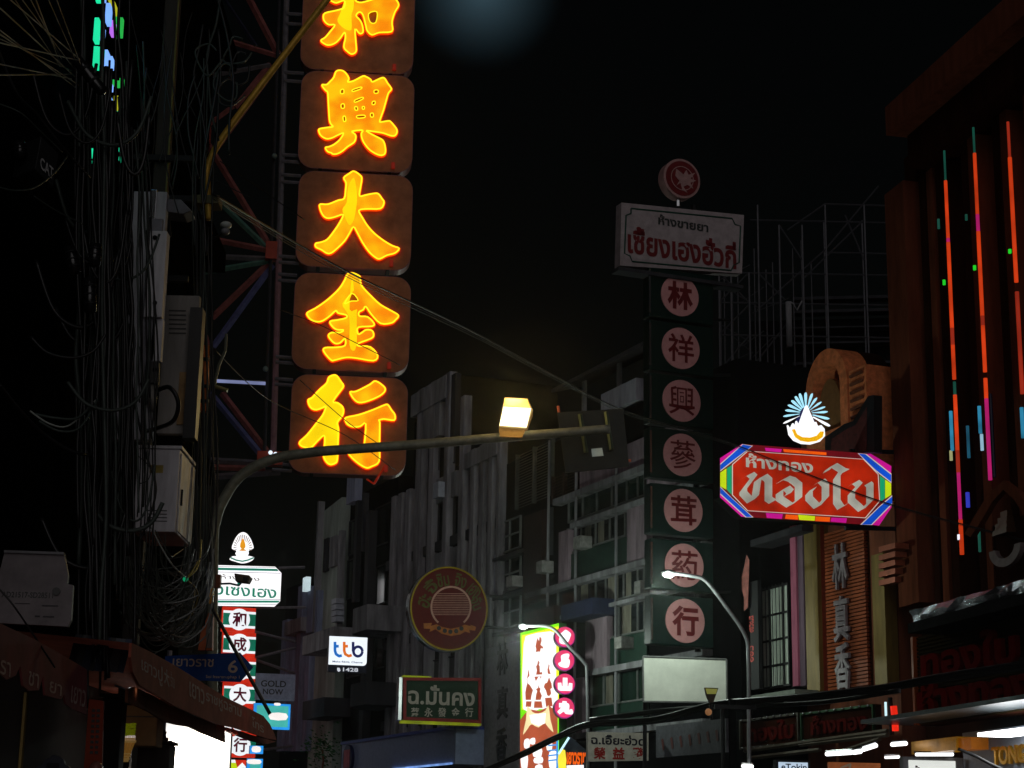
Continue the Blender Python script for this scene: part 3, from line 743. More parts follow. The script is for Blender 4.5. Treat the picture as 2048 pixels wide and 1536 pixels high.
sign_text('eTokin', WB2, (1562, 1527, 1613, 1541), mat('ink', (20, 20, 34), .6), wb2, .02, .02)
wb3 = thing('orange_poster_board', 'dim orange board with pale script between the two white box signs', 'sign', Pl(1710, 1530, 37, 8))
WB3 = Pl(1710, 1530, 37, 8)
u0, u1, v0, v1 = rect(WB3, 1658, 1524, 1762, 1560)
MB().box(u0, u1, v0, v1, -.1, 0).build('board', mat('orange_board', (190, 110, 60), .6, emit=(110, 56, 26), es=.6, evar=.4), wb3)
tmb = MB().brush([WB3.uv(1680, 1536)+(.03,), WB3.uv(1700, 1529)+(.05,), WB3.uv(1698, 1545)+(.04,)], .01); tmb.build('lettering', mat('pale_script', (210, 190, 160), .6), wb3)
# fluorescent tubes in the shops
TB = NEAR.off(.9)
def fluo(x0, y0, x1, y1, Y, r=.042, nm='fluorescent_tube', label=''):
    a, b = P(x0, y0, Y), P(x1, y1, Y-.6)
    t = thing(nm, label, 'lamp', a)
    MB().tube3([Vector((0, 0, 0)), b-a], r, 8).build('tube', glow('fluorescent', (255, 255, 255), 3.0, 0), t)
    d = b-a
    MB().tube3([Vector((0, 0, r+.015)) - d*.04, d*1.04 + Vector((0, 0, r+.015))], .02, 6).build('housing', chrome, t)
    return t
fluo(1653, 1508, 1702, 1505, 38, label='long white fluorescent tube over the small bluish box sign')
fluo(1707, 1505, 1721, 1503, 37.8, label='short white fluorescent tube next to the long one')
fluo(1727, 1499, 1752, 1491, 37.6, label='tilted white fluorescent tube above the orange board')
fluo(1784, 1489, 1812, 1487, 37.4, .04, label='white tube lamp beside the gold fascia panel')
fluo(1832, 1509, 1906, 1509, 36.6, .03, label='greenish white tube lighting the white box sign from above')
fluo(1771, 1515, 1798, 1514, 37, .025, label='small white tube between orange board and white box sign')
fluo(1486, 1532, 1504, 1533, 41, .04, label='lone white tube lamp low at the kerb below the dark shop boards')
# red lit tube lamp below the gold shop
rl = thing('red_tube_lamp', 'glowing red lamp with a white tube at its side below the gold column', 'lamp', P(1789, 1440, 38))
o_ = P(1789, 1440, 38)
MB().tube3([P(1787, 1412, 38)-o_, P(1790, 1440, 38)-o_, P(1791, 1462, 38)-o_], .07, 8).build('red_tube', glow('red_lamp', (226, 38, 20), 1.0, .2), rl)
MB().tube3([P(1771, 1404, 38)-o_, P(1772, 1432, 38)-o_], .025, 8).build('white_tube', glow('white_lamp', (200, 235, 240), 1.2, .1), rl)
MB().tube3([P(1780, 1395, 38.1)-o_, P(1784, 1470, 38.1)-o_], .05, 8).build('post', darkmetal, rl)
# dark name boards with small letters
def dark_board(name, label, xl, yt, xr, yb, text, fr, trim):
    t = thing(name, label, 'sign', fr)
    u0, u1 = fr.uv(xl, yt)[0], fr.uv(xr, yt)[0]; v1 = fr.uv(xr, yt)[1]; v0 = fr.uv(xr, yb)[1]
    MB().box(u0, u1, v0, v1, -.15, 0).build('board', timber_d, t)
    th = .05
    mb = MB(); mb.box(u0, u1, v1-th, v1, .002, .06).box(u0, u1, v0, v0+th, .002, .06).box(u0, u0+th, v0+th, v1-th, .002, .06).box(u1-th, u1, v0+th, v1-th, .002, .06)
    mb.build('board_rim', trim, t)
    for k in range(9):
        for vv in (v1-.02, v0+.02): MB().ball(u0+(u1-u0)*(k+.5)/9, vv, .07, .03, 8, 5).build('glint_stud', chrome, t, smooth=True)  # chrome balls added along the rim for their glints
    add_text(MB(), text, u0+.15*(u1-u0), v0+.2*(v1-v0), u1-.08*(u1-u0), v1-.15*(v1-v0), .06, .03, .05).build('lettering', mat('dull_red_letter', (74, 22, 20), .8, spec=0), t)
    return t
BD = MID.off(.9)
grn_trim = mat('green_metal_rim', (60, 96, 66), .25, .8)
dark_board('dark_name_board', 'dark board with dull red letters and green metal rim under the gold shop panel', 1604, 1408, 1750, 1470, 'ห้างทอง', BD, grn_trim)
dark_board('dark_name_board', 'dark board with barely readable letters under the barred window', 1482, 1425, 1600, 1488, 'ทองใบ', BD, mat('dull_rim', (50, 46, 34), .4, .5))
mb = MB()
cn = thing('shop_canopy', 'row of thin metal canopy ribs over the tube lamps', 'canopy', BD)
for k, (x0, y0, x1, y1) in enumerate(((1490, 1502, 1775, 1462), (1500, 1516, 1640, 1500), (1600, 1490, 1775, 1470), (1660, 1512, 1760, 1478))):
    (a, b), (c_, d) = BD.uv(x0, y0, .4), BD.uv(x1, y1, .4)
    MB().tube([(a, b, .4), (c_, d, .4)], .05, 5).build('rib', mat('canopy_rib', (92, 84, 72), .4, .6), cn)

# ---------------------------------------------------------------- signs on the right side
def outline_box(fr, pts, w0, w1, name, m, parent, bevel=0):
    return MB().poly(pxpoly(fr, pts), w0, w1).build(name, m, parent, bevel=bevel)
# gold shop sign (red octagon)
TS = Pl(1612, 970, 38.4, 20)
ts = thing('octagon_shop_sign', 'lit red octagonal gold shop sign with silver Thai letters and striped corners', 'sign', TS)
s_ = 380/2013
def tp(pts): return pxpoly(TS, pts, s_, 1420, 770)
OUT = [(105,775),(340,625),(1700,728),(1920,860),(1925,1290),(1790,1490),(330,1395),(105,1190)]
MB().poly(tp(OUT), -.3, 0).build('case', mat('sign_case', (30, 34, 32), .9, 0, spec=0), ts)
red_f = glow('red_face', (168, 34, 10), .85, .4, base=(20, 4, 2)); dred = glow('dark_red_face', (108, 14, 24), .8, .2, base=(14, 3, 4))
mag = glow('magenta_face', (196, 20, 140), .95, .15); blu = glow('blue_face', (14, 74, 190), 1.0, .2); grn = glow('green_face', (20, 150, 100), 1.0, .1)
yel = glow('lime_face', (190, 215, 20), 1.0, .1); org = glow('orange_face', (228, 84, 10), 1.0, .15); whi = glow('white_line', (205, 190, 180), .9, .1)
def band(name, polys, m, w_):
    for p in polys: MB().poly(tp(p), w_, w_).build(name, m, ts)
band('border_band', [OUT], dred, .003)
IN = [(400,705),(1620,790),(1775,950),(1790,1230),(1640,1405),(400,1330),(240,1165),(240,845)]
ctr = (1010, 1040)
band('white_outline', [[(ctr[0]+(p[0]-ctr[0])*1.012, ctr[1]+(p[1]-ctr[1])*1.02) for p in IN]], whi, .009)
band('red_panel', [IN], red_f, .012)
band('corner_patch', [[(105,775),(340,625),(345,632),(105,845)], [(1640,735),(1700,728),(1920,860),(1915,950)], [(105,1150),(380,1400),(330,1395),(105,1190)], [(1925,1255),(1925,1290),(1790,1490),(1700,1480)],
      [(580,665),(760,680),(750,715),(590,700)], [(590,1355),(770,1368),(760,1420),(600,1408)], [(1285,1405),(1450,1412),(1440,1462),(1275,1448)]], mag, .006)
band('white_edge', [[(340,628),(452,645),(238,815),(105,918),(105,835)], [(1560,724),(1655,733),(1918,940),(1918,1042),(1745,910)], [(105,1075),(105,1162),(372,1404),(458,1404),(235,1205)], [(1925,1168),(1925,1268),(1712,1484),(1588,1480),(1785,1290)]], whi, .015)
band('blue_stripe', [[(345,632),(440,650),(240,800),(105,905),(105,848)], [(1570,728),(1640,735),(1915,953),(1915,1028),(1755,905)], [(105,1088),(105,1148),(383,1400),(443,1400),(240,1215)], [(1925,1183),(1925,1252),(1703,1480),(1602,1480),(1795,1290)]], blu, .018)
band('lime_patch', [[(105,930),(170,885),(170,1110),(105,1075)], [(1852,1005),(1915,1045),(1915,1165),(1852,1205)], [(930,1375),(1110,1390),(1105,1440),(940,1430)]], yel, .0165)
band('green_patch', [[(176,880),(226,850),(226,1165),(176,1115)], [(1794,960),(1848,1000),(1848,1205),(1800,1240)]], grn, .017)
band('orange_patch', [[(800,1372),(930,1380),(930,1428),(790,1418)], [(1115,1392),(1270,1402),(1265,1450),(1110,1442)], [(770,680),(1230,715),(1230,745),(780,712)]], org, .0155)
silver = glow('silver_face', (166, 164, 152), .85, .4)
S = [[(345,985),(420,945),(455,975),(345,1120),(345,1150),(425,1235),(470,1190),(498,1010),(560,965),(610,1010),(610,1210),(655,1240)],
     [(722,1035),(800,985),(860,1005),(930,1060),(930,1210),(840,1280),(728,1205),(728,1140),(800,1090),(840,1130),(812,1165)],
     [(1125,1045),(1172,1015),(1215,1060),(1215,1200),(1130,1295),(1042,1205),(1040,1150),(1085,1100)],
     [(1225,920),(1250,888),(1302,850),(1390,905),(1335,985),(1335,1240),(1378,1305),(1420,1275)], [(1390,905),(1432,915)],
     [(1480,1062),(1535,1030),(1572,1060),(1490,1150),(1490,1225),(1600,1325),(1685,1240),(1685,1065),(1665,1045)]]
mb = MB()
for st in S:
    mb.nib([TS.uv(1420+p[0]*s_, 770+p[1]*s_) for p in st], 108*s_*38.4/F, R(30), .03)
mb.build('large_lettering', silver, ts)
sign_text('ห้างทอง', TS, (1420+372*s_, 770+722*s_, 1420+1085*s_, 770+940*s_), silver, ts, .03, .03, name='small_lettering')
for (x0, y0, x1, y1, w_) in ((1700, 902, 1818, 905, -.15), (1690, 1056, 1810, 1058, -.15)):
    (a, b), (c_, d) = TS.uv(x0, y0, w_), TS.uv(x1, y1, w_)
    MB().tube([(a, b, w_), (c_, d, w_)], .05, 6).build('bracket', darkmetal, ts)
# petal crest above it
cs = thing('petal_crest_sign', 'glowing white crest with a fan of petals above the red octagonal sign', 'sign', TS)
wh = glow('crest_white', (250, 252, 255), 1.15, .03); cy = glow('crest_cyan', (165, 225, 245), 1.1, .1)
def cp(p): return TS.uv(1420+p[0]*s_, 770+p[1]*s_)
cx_, cy_ = 1005, 262
petals = [(770,410),(770,335),(790,270),(818,215),(855,168),(893,125),(938,95),(1002,85),(1070,95),(1118,140),(1165,185),(1205,238),(1232,290),(1250,365),(1258,440)]
for (x, y) in petals:
    a = Vector((x-cx_, y-cy_-40)); 
    base = Vector((cx_, cy_+40)) + a*.30; tip = Vector((x, y)); d = (tip-base); n_ = Vector((-d.y, d.x)).normalized()
    pr = [(0, 2), (.25, 3), (.55, 8), (.8, 10), (.95, 6), (1, 1)]
    loop = [base+d*t+n_*w_ for t, w_ in pr] + [base+d*t-n_*w_ for t, w_ in reversed(pr)]
    MB().poly([cp(p) for p in loop], .02, .07).build('petal', cy if 100 < (x) and y < 400 else wh, cs)
MB().poly([cp(p) for p in ((1005,205),(1060,290),(1130,420),(1020,520),(890,420),(960,280))], -.02, .005).build('crest_back', mat('crest_backing', (10, 14, 60), .4, emit=(8, 14, 70), es=.6), cs)  # dark blue plate behind the cone
MB().poly([cp(p) for p in smooth_loop([(1005,222),(1040,300),(1075,380),(1095,450),(1010,480),(930,440),(950,360),(975,290)], 3)], .03, .09).build('crest_cone', wh, cs)
base = [(812,430),(840,470),(868,410),(890,440),(905,385),(930,430),(1005,470),(1085,440),(1110,395),(1130,440),(1165,430),(1200,470),(1205,545),(1150,605),(1060,632),(960,625),(880,590),(830,530)]
MB().poly([cp(p) for p in base], 0, .06).build('crest_base', wh, cs)
arc = [(850,480),(880,475),(905,530),(960,560),(1040,565),(1110,545),(1150,500),(1188,500),(1175,560),(1110,600),(1020,612),(940,598),(885,560)]
MB().poly([cp(p) for p in arc], .065, .08).build('crest_ribbon', glow('crest_gold', (245, 180, 10), 1.0, .15), cs)

# unlit vertical sign of seven green panels
LX = Pl(1360, 900, 44, 23)
lx = thing('green_vertical_sign', 'unlit tall sign of seven dark green panels with red characters on pink discs', 'sign', LX)
gp = mat('dark_green_enamel', (9, 32, 28), .35, var=.3); pink = mat('pink_disc_paint', (186, 132, 132), .55, var=.15); rch = mat('dark_red_paint', (96, 22, 26), .5, var=.2)
for ch, y in zip('林祥興蔘茸葯行', (592, 697, 802, 910, 1021, 1131, 1242)):
    xl = 1298 + (y-592)*.006; xc = 1355+(y-592)*.016
    u0, u1 = LX.uv(xl, y)[0], LX.uv(1427, y)[0]
    v1, v0 = LX.uv(1362, y-50)[1], LX.uv(1362, y+50)[1]
    p = MB().box(u0, u1, v0, v1, -.35, 0).build('sign_panel', gp, lx, bevel=.03)
    r = 42*44/F*1.05; (u, v) = LX.uv(xc+4, y)
    d = MB().disc(u, v, r, 0, .03).build('disc', pink, p)
    h = r*.68
    add_text(MB(), ch, u-h, v-h, u+h, v+h, .04, {'興': .006, '蔘': .004, '祥': .014, '葯': .012, '茸': .016}.get(ch, .035)).build('character', rch, d)
    MB().box(u0-.02, u0+.03, v0+.1, v1-.1, .01, .05).build('side_rail', chrome, p)
(u, v1), (_, v0) = LX.uv(1405, 400), LX.uv(1405, 1300)
MB().tube([(u, v0, -.45), (u, v1, -.45)], .08, 8).build('mast', darkmetal, lx)
for y in (640, 750, 965, 1185):
    (a, b), (c_, d) = LX.uv(1400, y, -.45), LX.uv(1440, y-3, -.45)
    MB().tube([(a, b, -.45), (c_+.3, d, -.45)], .04, 6).build('bracket', darkmetal, lx)
# white name board on top
nb = thing('white_name_board', 'unlit white board with red Thai name and green line border above the green panels', 'sign', LX)
NBP = [(1243,405),(1488,430),(1484,547),(1240,531)]
offw = mat('grubby_white_paint', (146, 136, 138), .6, var=.3, scale=4)
MB().poly(pxpoly(LX, NBP), -.3, 0).build('board', offw, nb)
def lines(loop, r, w_, closed=True):
    pts = [LX.uv(*p)+(w_,) for p in loop]
    if closed: pts.append(pts[0])
    return MB().tube(pts, r, 4)
lines([(1262,417),(1464,437),(1470,449),(1481,452),(1478,525),(1468,530),(1462,541),(1264,523),(1260,512),(1249,507),(1252,431),(1262,427)], .022, .004).build('line_border', mat('green_line', (22, 60, 50), .5), nb)
add_text(MB(), 'ห้างขายยา', *[LX.uv(1316, 449)[0], LX.uv(1316, 449)[1]], *[LX.uv(1416, 440)[0], LX.uv(1316, 428)[1]], .012, .03).build('small_lettering', mat('dark_ink', (40, 44, 44), .5), nb)
(u0, v0), (u1, _) = LX.uv(1255, 506), LX.uv(1472, 510); v1 = LX.uv(1255, 450)[1]
add_text(MB(), 'เซี้ยงเฮงฮั่วกี่', u0, v0, u1, v1, .012, .03).build('large_lettering', rch, nb)
fpart('sill', LX, nb, conc_d, 1237, 1486, 533, 540, -.3, .1, xref=1240)
em = thing('round_bird_emblem', 'unlit round red emblem with pale swallow standing on top of the white name board', 'emblem', LX)
(u, v) = LX.uv(1364, 357); r = 44*44/F
MB().disc(u, v, r, -.3, 0).build('disc', mat('emblem_rim', (150, 116, 114), .5), em)
MB().disc(u, v, r*.88, 0, .012).build('red_ring', rch, em)
MB().poly([[(u+r*k*math.cos(2*math.pi*i/40), v+r*k*math.sin(2*math.pi*i/40)) for i in range(40)] for k in (.62, .58)], .014, .02).build('ring_line', MATS['emblem_rim'], em)
bird = [(1352,338),(1350,352),(1358,362),(1352,372),(1360,366),(1364,380),(1374,386),(1366,374),(1374,370),(1386,378),(1380,366),(1392,362),(1380,358),(1390,346),(1376,350),(1372,340),(1366,350),(1362,346)]
MB().poly(pxpoly(LX, bird), .014, .024).build('bird', MATS['emblem_rim'], em)
(a, b) = LX.uv(1362, 402); MB().tube([(a, b-.1, -.15), (a, v-r*.9, -.15)], .06, 6).build('post', chrome, em)

# blank white billboard
BB = Pl(1369, 1360, 42.5, 4)
bb = thing('blank_billboard', 'blank white billboard panel below the green vertical sign', 'billboard', BB)
BP = [(1286,1313),(1453,1319),(1454,1405),(1287,1403)]
MB().poly(pxpoly(BB, BP), -.15, 0).build('panel', mat('faded_white_vinyl', (205, 208, 196), .55, var=.22, scale=1.5), bb)
c4 = [BB.uv(*p) for p in BP]
mb = MB()
for i in range(4):
    a, b = c4[i], c4[(i+1) % 4]; mb.tube([a+(0,), b+(0,)], .025, 5)
mb.build('frame', alu, bb)
for x in (1292, 1448):
    (a, b) = BB.uv(x, 1403); MB().tube([(a, b, -.2), (a, b-3, -.2)], .05, 6).build('post', darkmetal, bb)

# two-line name board (dark green Thai, red characters)
WX = Pl(1235, 1492, 46, 18)
wx = thing('two_line_name_board', 'small off-white board with black Thai line above three red characters', 'sign', WX)
MB().poly(pxpoly(WX, [(1176,1464),(1297,1466),(1297,1521),(1176,1523)]), -.12, 0).build('board', mat('cream_paint', (186, 180, 168), .6, var=.25), wx)
sign_text('ฉ.เอี๊ยะฮ่วด', WX, (1182, 1468, 1290, 1492), MATS['ink'], wx, .012, .03)
for k, ch in enumerate('榮益發'): sign_text(ch, WX, (1187+38*k, 1494, 1211+38*k, 1519), mat('red_paint', (150, 28, 24), .5), wx, .012, .03, name='character')
fb = thing('faded_fascia_board', 'dim grey fascia board with faded red strokes right of the two-line board', 'sign', FAR.off(1.5))
FB = FAR.off(1.5)
fpart('board', FB, fb, mat('grey_board', (84, 84, 92), .7, var=.4), 1312, 1452, 1438, 1505, -.1, 0, xref=1440)
mb = MB()
for k in range(7):
    x = 1325+18*k; a, b = FB.uv(x, 1478-3*k), FB.uv(x+3, 1500-3*k); mb.brush([a+(.12,), b+(.1,)], .01)
mb.build('faded_strokes', mat('faded_red', (92, 42, 40), .7), fb)

# tall yellow-white light box with pagoda pictures
YS = Pl(1080, 1400, 53, -60)
ys = thing('pagoda_light_box', 'tall glaring yellow-white light box printed with brick red pagodas', 'sign', YS)
def yp(p): return YS.uv(*p)
YO = [(1041,1266),(1118,1246),(1118,1560),(1041,1560)]
MB().poly([yp(p) for p in YO], -.25, 0).build('case', mat('box_green', (30, 80, 30), .4), ys)
MB().poly([yp(p) for p in YO], .004, .004).build('lime_edge', glow('lime_glow', (120, 235, 20), 1.1, .2), ys)
MB().poly([yp(p) for p in ((1044,1271),(1118,1252),(1118,1415),(1044,1420))], .008, .008).build('yellow_edge', glow('yellow_glow', (245, 245, 30), 1.1, .1), ys)
MB().poly([yp(p) for p in smooth_loop([(1048,1290),(1060,1270),(1090,1264),(1110,1266),(1113,1300),(1113,1360),(1115,1412),(1080,1418),(1047,1418)], 2)], .012, .012).build('white_field', glow('white_glow', (250, 248, 250), 1.25, .05), ys)
brk = glow('brick_print', (186, 88, 58), .9, .15)
sx = 160/1446
def yq(p): return YS.uv(1020+p[0]*sx, 1230+p[1]*sx)
pr = [[(500,410),(515,440),(535,470),(540,395),(575,410),(580,470),(560,540),(610,580),(600,610),(565,600),(550,690),(545,660),(470,670),(485,620),(470,570)],
      [(515,815),(545,860),(530,900),(545,930),(550,1040),(590,1030),(590,1075),(480,1080),(495,1000),(480,930),(500,900)],
      [(708,880),(725,920),(715,960),(740,1060),(760,1075),(690,1060),(685,980),(700,930)],
      [(343,980),(355,1030),(360,1100),(320,1150),(325,1230),(370,1270),(425,1360),(400,1440),(385,1536),(290,1536),(285,1400),(300,1320),(320,1240),(310,1160),(330,1080)],
      [(715,1120),(735,1180),(760,1240),(770,1320),(740,1340),(755,1420),(715,1470),(680,1450),(660,1370),(620,1300),(640,1240),(680,1220)],
      [(525,1260),(535,1310),(560,1330),(550,1380),(585,1460),(560,1536),(470,1536),(480,1440),(500,1380),(480,1340),(515,1320)],
      [(450,1115),(580,1110),(565,1160),(550,1115),(520,1120),(475,1200)]]
mb = MB()
for p in pr: mb.poly([yq(q) for q in p], .016, .016)
for p in ([(300,1560),(400,1560),(390,1660),(290,1660)], [(450,1560),(580,1560),(600,1680),(440,1680)], [(640,1500),(760,1490),(780,1650),(660,1660)]): mb.poly([yq(q) for q in p], .016, .016)
mb.build('pagoda_print', brk, ys)
MB().poly([yp(p) for p in ((1041,1440),(1041,1560),(1116,1560),(1116,1425),(1100,1412),(1080,1422),(1058,1418))], .014, .014).build('red_field', brk, ys)
MB().poly([yp(p) for p in smooth_loop([(1056,1412),(1066,1424),(1078,1427),(1092,1421),(1098,1410),(1102,1440),(1108,1465),(1094,1450),(1090,1446),(1078,1455),(1066,1449),(1060,1452),(1047,1470),(1053,1440)], 2)], .018, .018).build('gate_print', glow('gate_cream', (245, 225, 170), 1.1, .1), ys)
MB().poly([yp(p) for p in ((1060,1430),(1093,1426),(1091,1447),(1078,1452),(1064,1446))], .021, .021).build('gate_window', MATS['white_glow'], ys)
mb = MB()
for (x, y, a, b) in ((1050,1480,10,16),(1062,1478,9,10),(1044,1505,12,30),(1068,1495,16,18),(1070,1516,16,10),(1095,1482,10,18),(1100,1505,14,30),(1072,1532,14,20)):
    mb.poly([yp(p) for p in smooth_loop([(x,y),(x+a,y-2),(x+a,y+b),(x,y+b)], 2)], .022, .022)
mb.build('white_figures', MATS['white_glow'], ys)
mb = MB()
for k in range(4): mb.poly([yp(p) for p in ((1098,1490+10*k),(1115,1488+10*k),(1115,1491+10*k),(1098,1493+10*k))], .025, .025)
mb.poly([yp(p) for p in ((1114,1480),(1118,1478),(1118,1540),(1114,1540))], .025, .025)
mb.build('blue_lines', glow('sky_blue', (60, 150, 230), 1.0, .1), ys)
# four round pink lamps in a column
PKF = Pl(1130, 1345, 51.5, 10)
blobs = [[(-.6,-.5),(-.55,.2),(-.2,.55),(.05,.75),(.4,.55),(.62,.3),(.5,-.1),(.35,-.45),(0,-.75),(-.4,-.7)],
         [(-.35,.5),(.3,.72),(.5,.55),(.4,.2),(.55,0),(.45,-.6),(.1,-.75),(-.5,-.6),(-.65,-.3),(-.35,-.1)], None, None]
for k, (y, bl_) in enumerate(zip((1274, 1321, 1368, 1416), blobs)):
    o_ = Pl(1130-(k % 2), y, 51.5, 10)
    t = thing('round_sign_lamp', ('topmost round pink lamp with blurred white character, crossed by lamp arm', 'second round pink lamp from the top with blurred white character', 'third round pink lamp from the top, white mountain character', 'lowest round pink lamp of the column with white character')[k], 'sign', o_, 'round pink sign lamps beside the pagoda light box')
    r = 20.5*51.5/F
    MB().disc(0, 0, r, -.25, -.01).build('case', mat('plum_case', (60, 16, 40), .4), t)
    MB().disc(0, 0, r, 0, 0).build('rim', glow('plum_glow', (150, 20, 120), .9, .3), t)
    MB().disc(0, .01, r*.94, .006, .006).build('face', glow('pink_glow', (222, 50, 100), 1.0, .25), t)
    g = glow('char_white', (248, 244, 250), 1.2, .03)
    if bl_: MB().poly(smooth_loop([(a*r*.95, b*r*.95) for a, b in bl_], 3), .012, .012).build('character', g, t)
    elif k == 2:
        MB().brush([(0, r*.6, .13), (0, -.3*r, .14)], .012).brush([(-r*.55, r*.1, .1), (-r*.5, -r*.45, .12), (r*.5, -r*.45, .12), (r*.55, r*.1, .1)], .012).build('character', g, t)
    else:
        MB().brush([(0, r*.65, .12), (-.05*r, 0, .13), (-r*.6, -r*.5, .1)], .012).brush([(-.55*r, .25*r, .12), (.25*r, .25*r, .13), (.2*r, -.35*r, .13), (.65*r, -.4*r, .12), (.65*r, -.1*r, .06)], .012).brush([(-.35*r, 0, .08), (.05*r, -.25*r, .1)], .012).build('character', g, t)
# small neon gable sign at the foot
NS = Pl(1145, 1515, 50, 10)
ns = thing('neon_gable_sign', 'small gabled sign with orange-red neon letters and a slanting white tube', 'sign', NS)
MB().poly(pxpoly(NS, [(1118,1540),(1118,1505),(1142,1474),(1172,1500),(1172,1540)]), -.1, 0).build('board', mat('slate_board', (40, 46, 56), .6), ns)
(a, b), (c_, d) = NS.uv(1117, 1508, .05), NS.uv(1138, 1475, .05)
MB().tube([(a, b, .05), (c_, d, .05)], .03, 6).build('tube', glow('ice_tube', (190, 235, 255), 1.3, .05), ns)
MB().poly(smooth_loop(pxpoly(NS, [(1117,1503),(1130,1501),(1131,1540),(1117,1540)]), 2), .01, .03).build('yellow_plate', glow('yellow_plate', (245, 225, 60), 1.1, .1), ns)
sign_text('เยาวราช', NS, (1133, 1504, 1171, 1530), glow('hot_orange', (235, 90, 10), 1.1, .3), ns, .02, .04)
MB().poly(pxpoly(NS, [(1133,1531),(1167,1530),(1167,1545),(1133,1545)]), .01, .03).build('white_plate', MATS['white_glow'], ns)

# grey facade board with three black characters (same shop as the gold panel)
GB = FAR.off(.45)
gb = thing('grey_character_board', 'tall unlit grey board with three black characters beside the pagoda light box', 'sign', GB)
fpart('board', GB, gb, mat('light_grey_board', (120, 118, 124), .8, var=.3), 972, 1040, 1283, 1560, -.4, 0, xref=1035)
for ch, x, y in (('林', 1006, 1318), ('真', 1006, 1405), ('香', 1004, 1488)):
    u, v = GB.uv(x, y); add_text(MB(), ch, u-.42, v-.5, u+.42, v+.5, .04, .02, .03).build('character', black, gb)

# round red sign (mascot picture left out)
RS = Pl(898, 1217, 58, 18)
rs = thing('round_red_sign', 'unlit round dark red sign with gold rim, striped oval and ribbon', 'sign', RS)
r = 79*58/F*1.02; ry = 84*58/F
MB().disc(0, 0, r, -.4, 0, 48, ry=ry).build('disc', mat('maroon_paint', (92, 18, 13), .6, var=.2), rs)
MB().poly([[(r*k*math.cos(2*math.pi*i/60), ry*k*math.sin(2*math.pi*i/60)) for i in range(60)] for k in (1.0, .965)], .0, .04).build('rim', mat('lime_gold_rim', (150, 130, 30), .4, .3, emit=(60, 56, 0), es=.25), rs)
MB().poly([[(r*k*math.cos(2*math.pi*i/60), ry*k*math.sin(2*math.pi*i/60)) for i in range(60)] for k in (1.025, .99)], -.42, -.1).build('metal_edge', chrome, rs)
sR = 200/1536
def rp(p): return RS.uv(800+p[0]*sR, 1110+p[1]*sR)
pale = mat('pale_pink_paint', (198, 150, 130), .5)
ovs = [rp((780+300*math.cos(t), 800+310*math.sin(t))) for t in [R(a) for a in range(130, 411, 8)]]
mb = MB().brush([p+(.06,) for p in ovs], .01); mb.build('oval_line', pale, rs)
mb = MB()
for k in range(13):
    y = 590+27*k; hw = math.sqrt(max(0, 1-((y-800)/300)**2))*285
    mb.poly([rp((780-hw, y)), rp((780+hw, y)), rp((780+hw, y+7)), rp((780-hw, y+7))], .008, .008)
mb.build('stripes', pale, rs)
rib = [(360,1050),(490,1045),(470,1090),(560,1065),(640,1105),(780,1135),(920,1105),(990,1070),(1090,1095),(1075,1070),(1165,1105),(1150,1165),(1060,1150),(1075,1200),(1000,1175),(930,1220),(780,1245),(640,1210),(540,1140),(450,1185),(465,1135),(365,1130)]
MB().poly([rp(p) for p in rib], .012, .02).build('ribbon', mat('ribbon_gold', (176, 104, 40), .5), rs)
mb = MB()
for (x, y, a) in ((595,1125,-20),(685,1165,-10),(770,1180,0),(860,1170,8),(940,1130,20)):
    q = rp((x, y)); mb.disc(q[0], q[1], .075, .024, .024, 7)
mb.build('ribbon_marks', black, rs)
for ch, x, y, a in (('ฮะ', 385, 705, 68), ('จี้', 470, 490, 42), ('ซิม', 660, 390, 12), ('จิง', 930, 400, -16), ('เฮง', 1130, 560, -42), ('จั่น', 1180, 740, -66)):
    q = rp((x, y)); mb = add_text(MB(), ch, -.2, -.2, .2, .22, .014, .02)
    ca, sa = math.cos(R(a)), math.sin(R(a))
    mb.v = [(q[0]+v[0]*ca-v[2]*sa, v[1], q[1]+v[0]*sa+v[2]*ca) for v in mb.v]
    mb.build('lettering', mat('green_gold_letter', (84, 88, 38), .5), rs)
for dx in (-.5, .5):
    MB().tube([(1.2, dx, -.2), (2.6, dx, -.2)], .05, 6).build('bracket', darkmetal, rs)
# green board with silver Thai name
GS = Pl(882, 1400, 58, 16)
gs_ = thing('green_name_board', 'dark green board in a red frame with pale Thai name under the round red sign', 'sign', GS)
pts = [(806,1355),(962,1356),(962,1447),(806,1440)]
MB().poly(pxpoly(GS, pts), -.35, 0).build('board', mat('bottle_green', (12, 44, 22), .6, var=.25), gs_)
c4 = [GS.uv(*p) for p in pts]; mb = MB()
mb.poly([c4, [GS.uv(*p) for p in ((812,1361),(956,1362),(956,1440),(812,1434))]], .004, .05); mb.build('red_frame', mat('red_frame', (128, 22, 22), .5), gs_)
(a, b) = c4[0]; (c_, d) = c4[3]
MB().box(a-.12, a-.02, d, b, -.35, .02).build('metal_edge', chrome, gs_)
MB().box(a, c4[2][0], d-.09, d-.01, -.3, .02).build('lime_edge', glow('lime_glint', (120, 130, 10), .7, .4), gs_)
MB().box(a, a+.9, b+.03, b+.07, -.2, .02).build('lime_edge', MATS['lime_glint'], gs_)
slv = mat('silver_letter', (158, 152, 140), .5, var=.2)
sign_text('ฉ.มั่นคง', GS, (817, 1368, 949, 1413), slv, gs_, .01, .025, .04)
for k, ch in enumerate('蔡永發金行'): sign_text(ch, GS, (822+27*k, 1415, 838+27*k, 1434), slv, gs_, .01, .02, name='character')
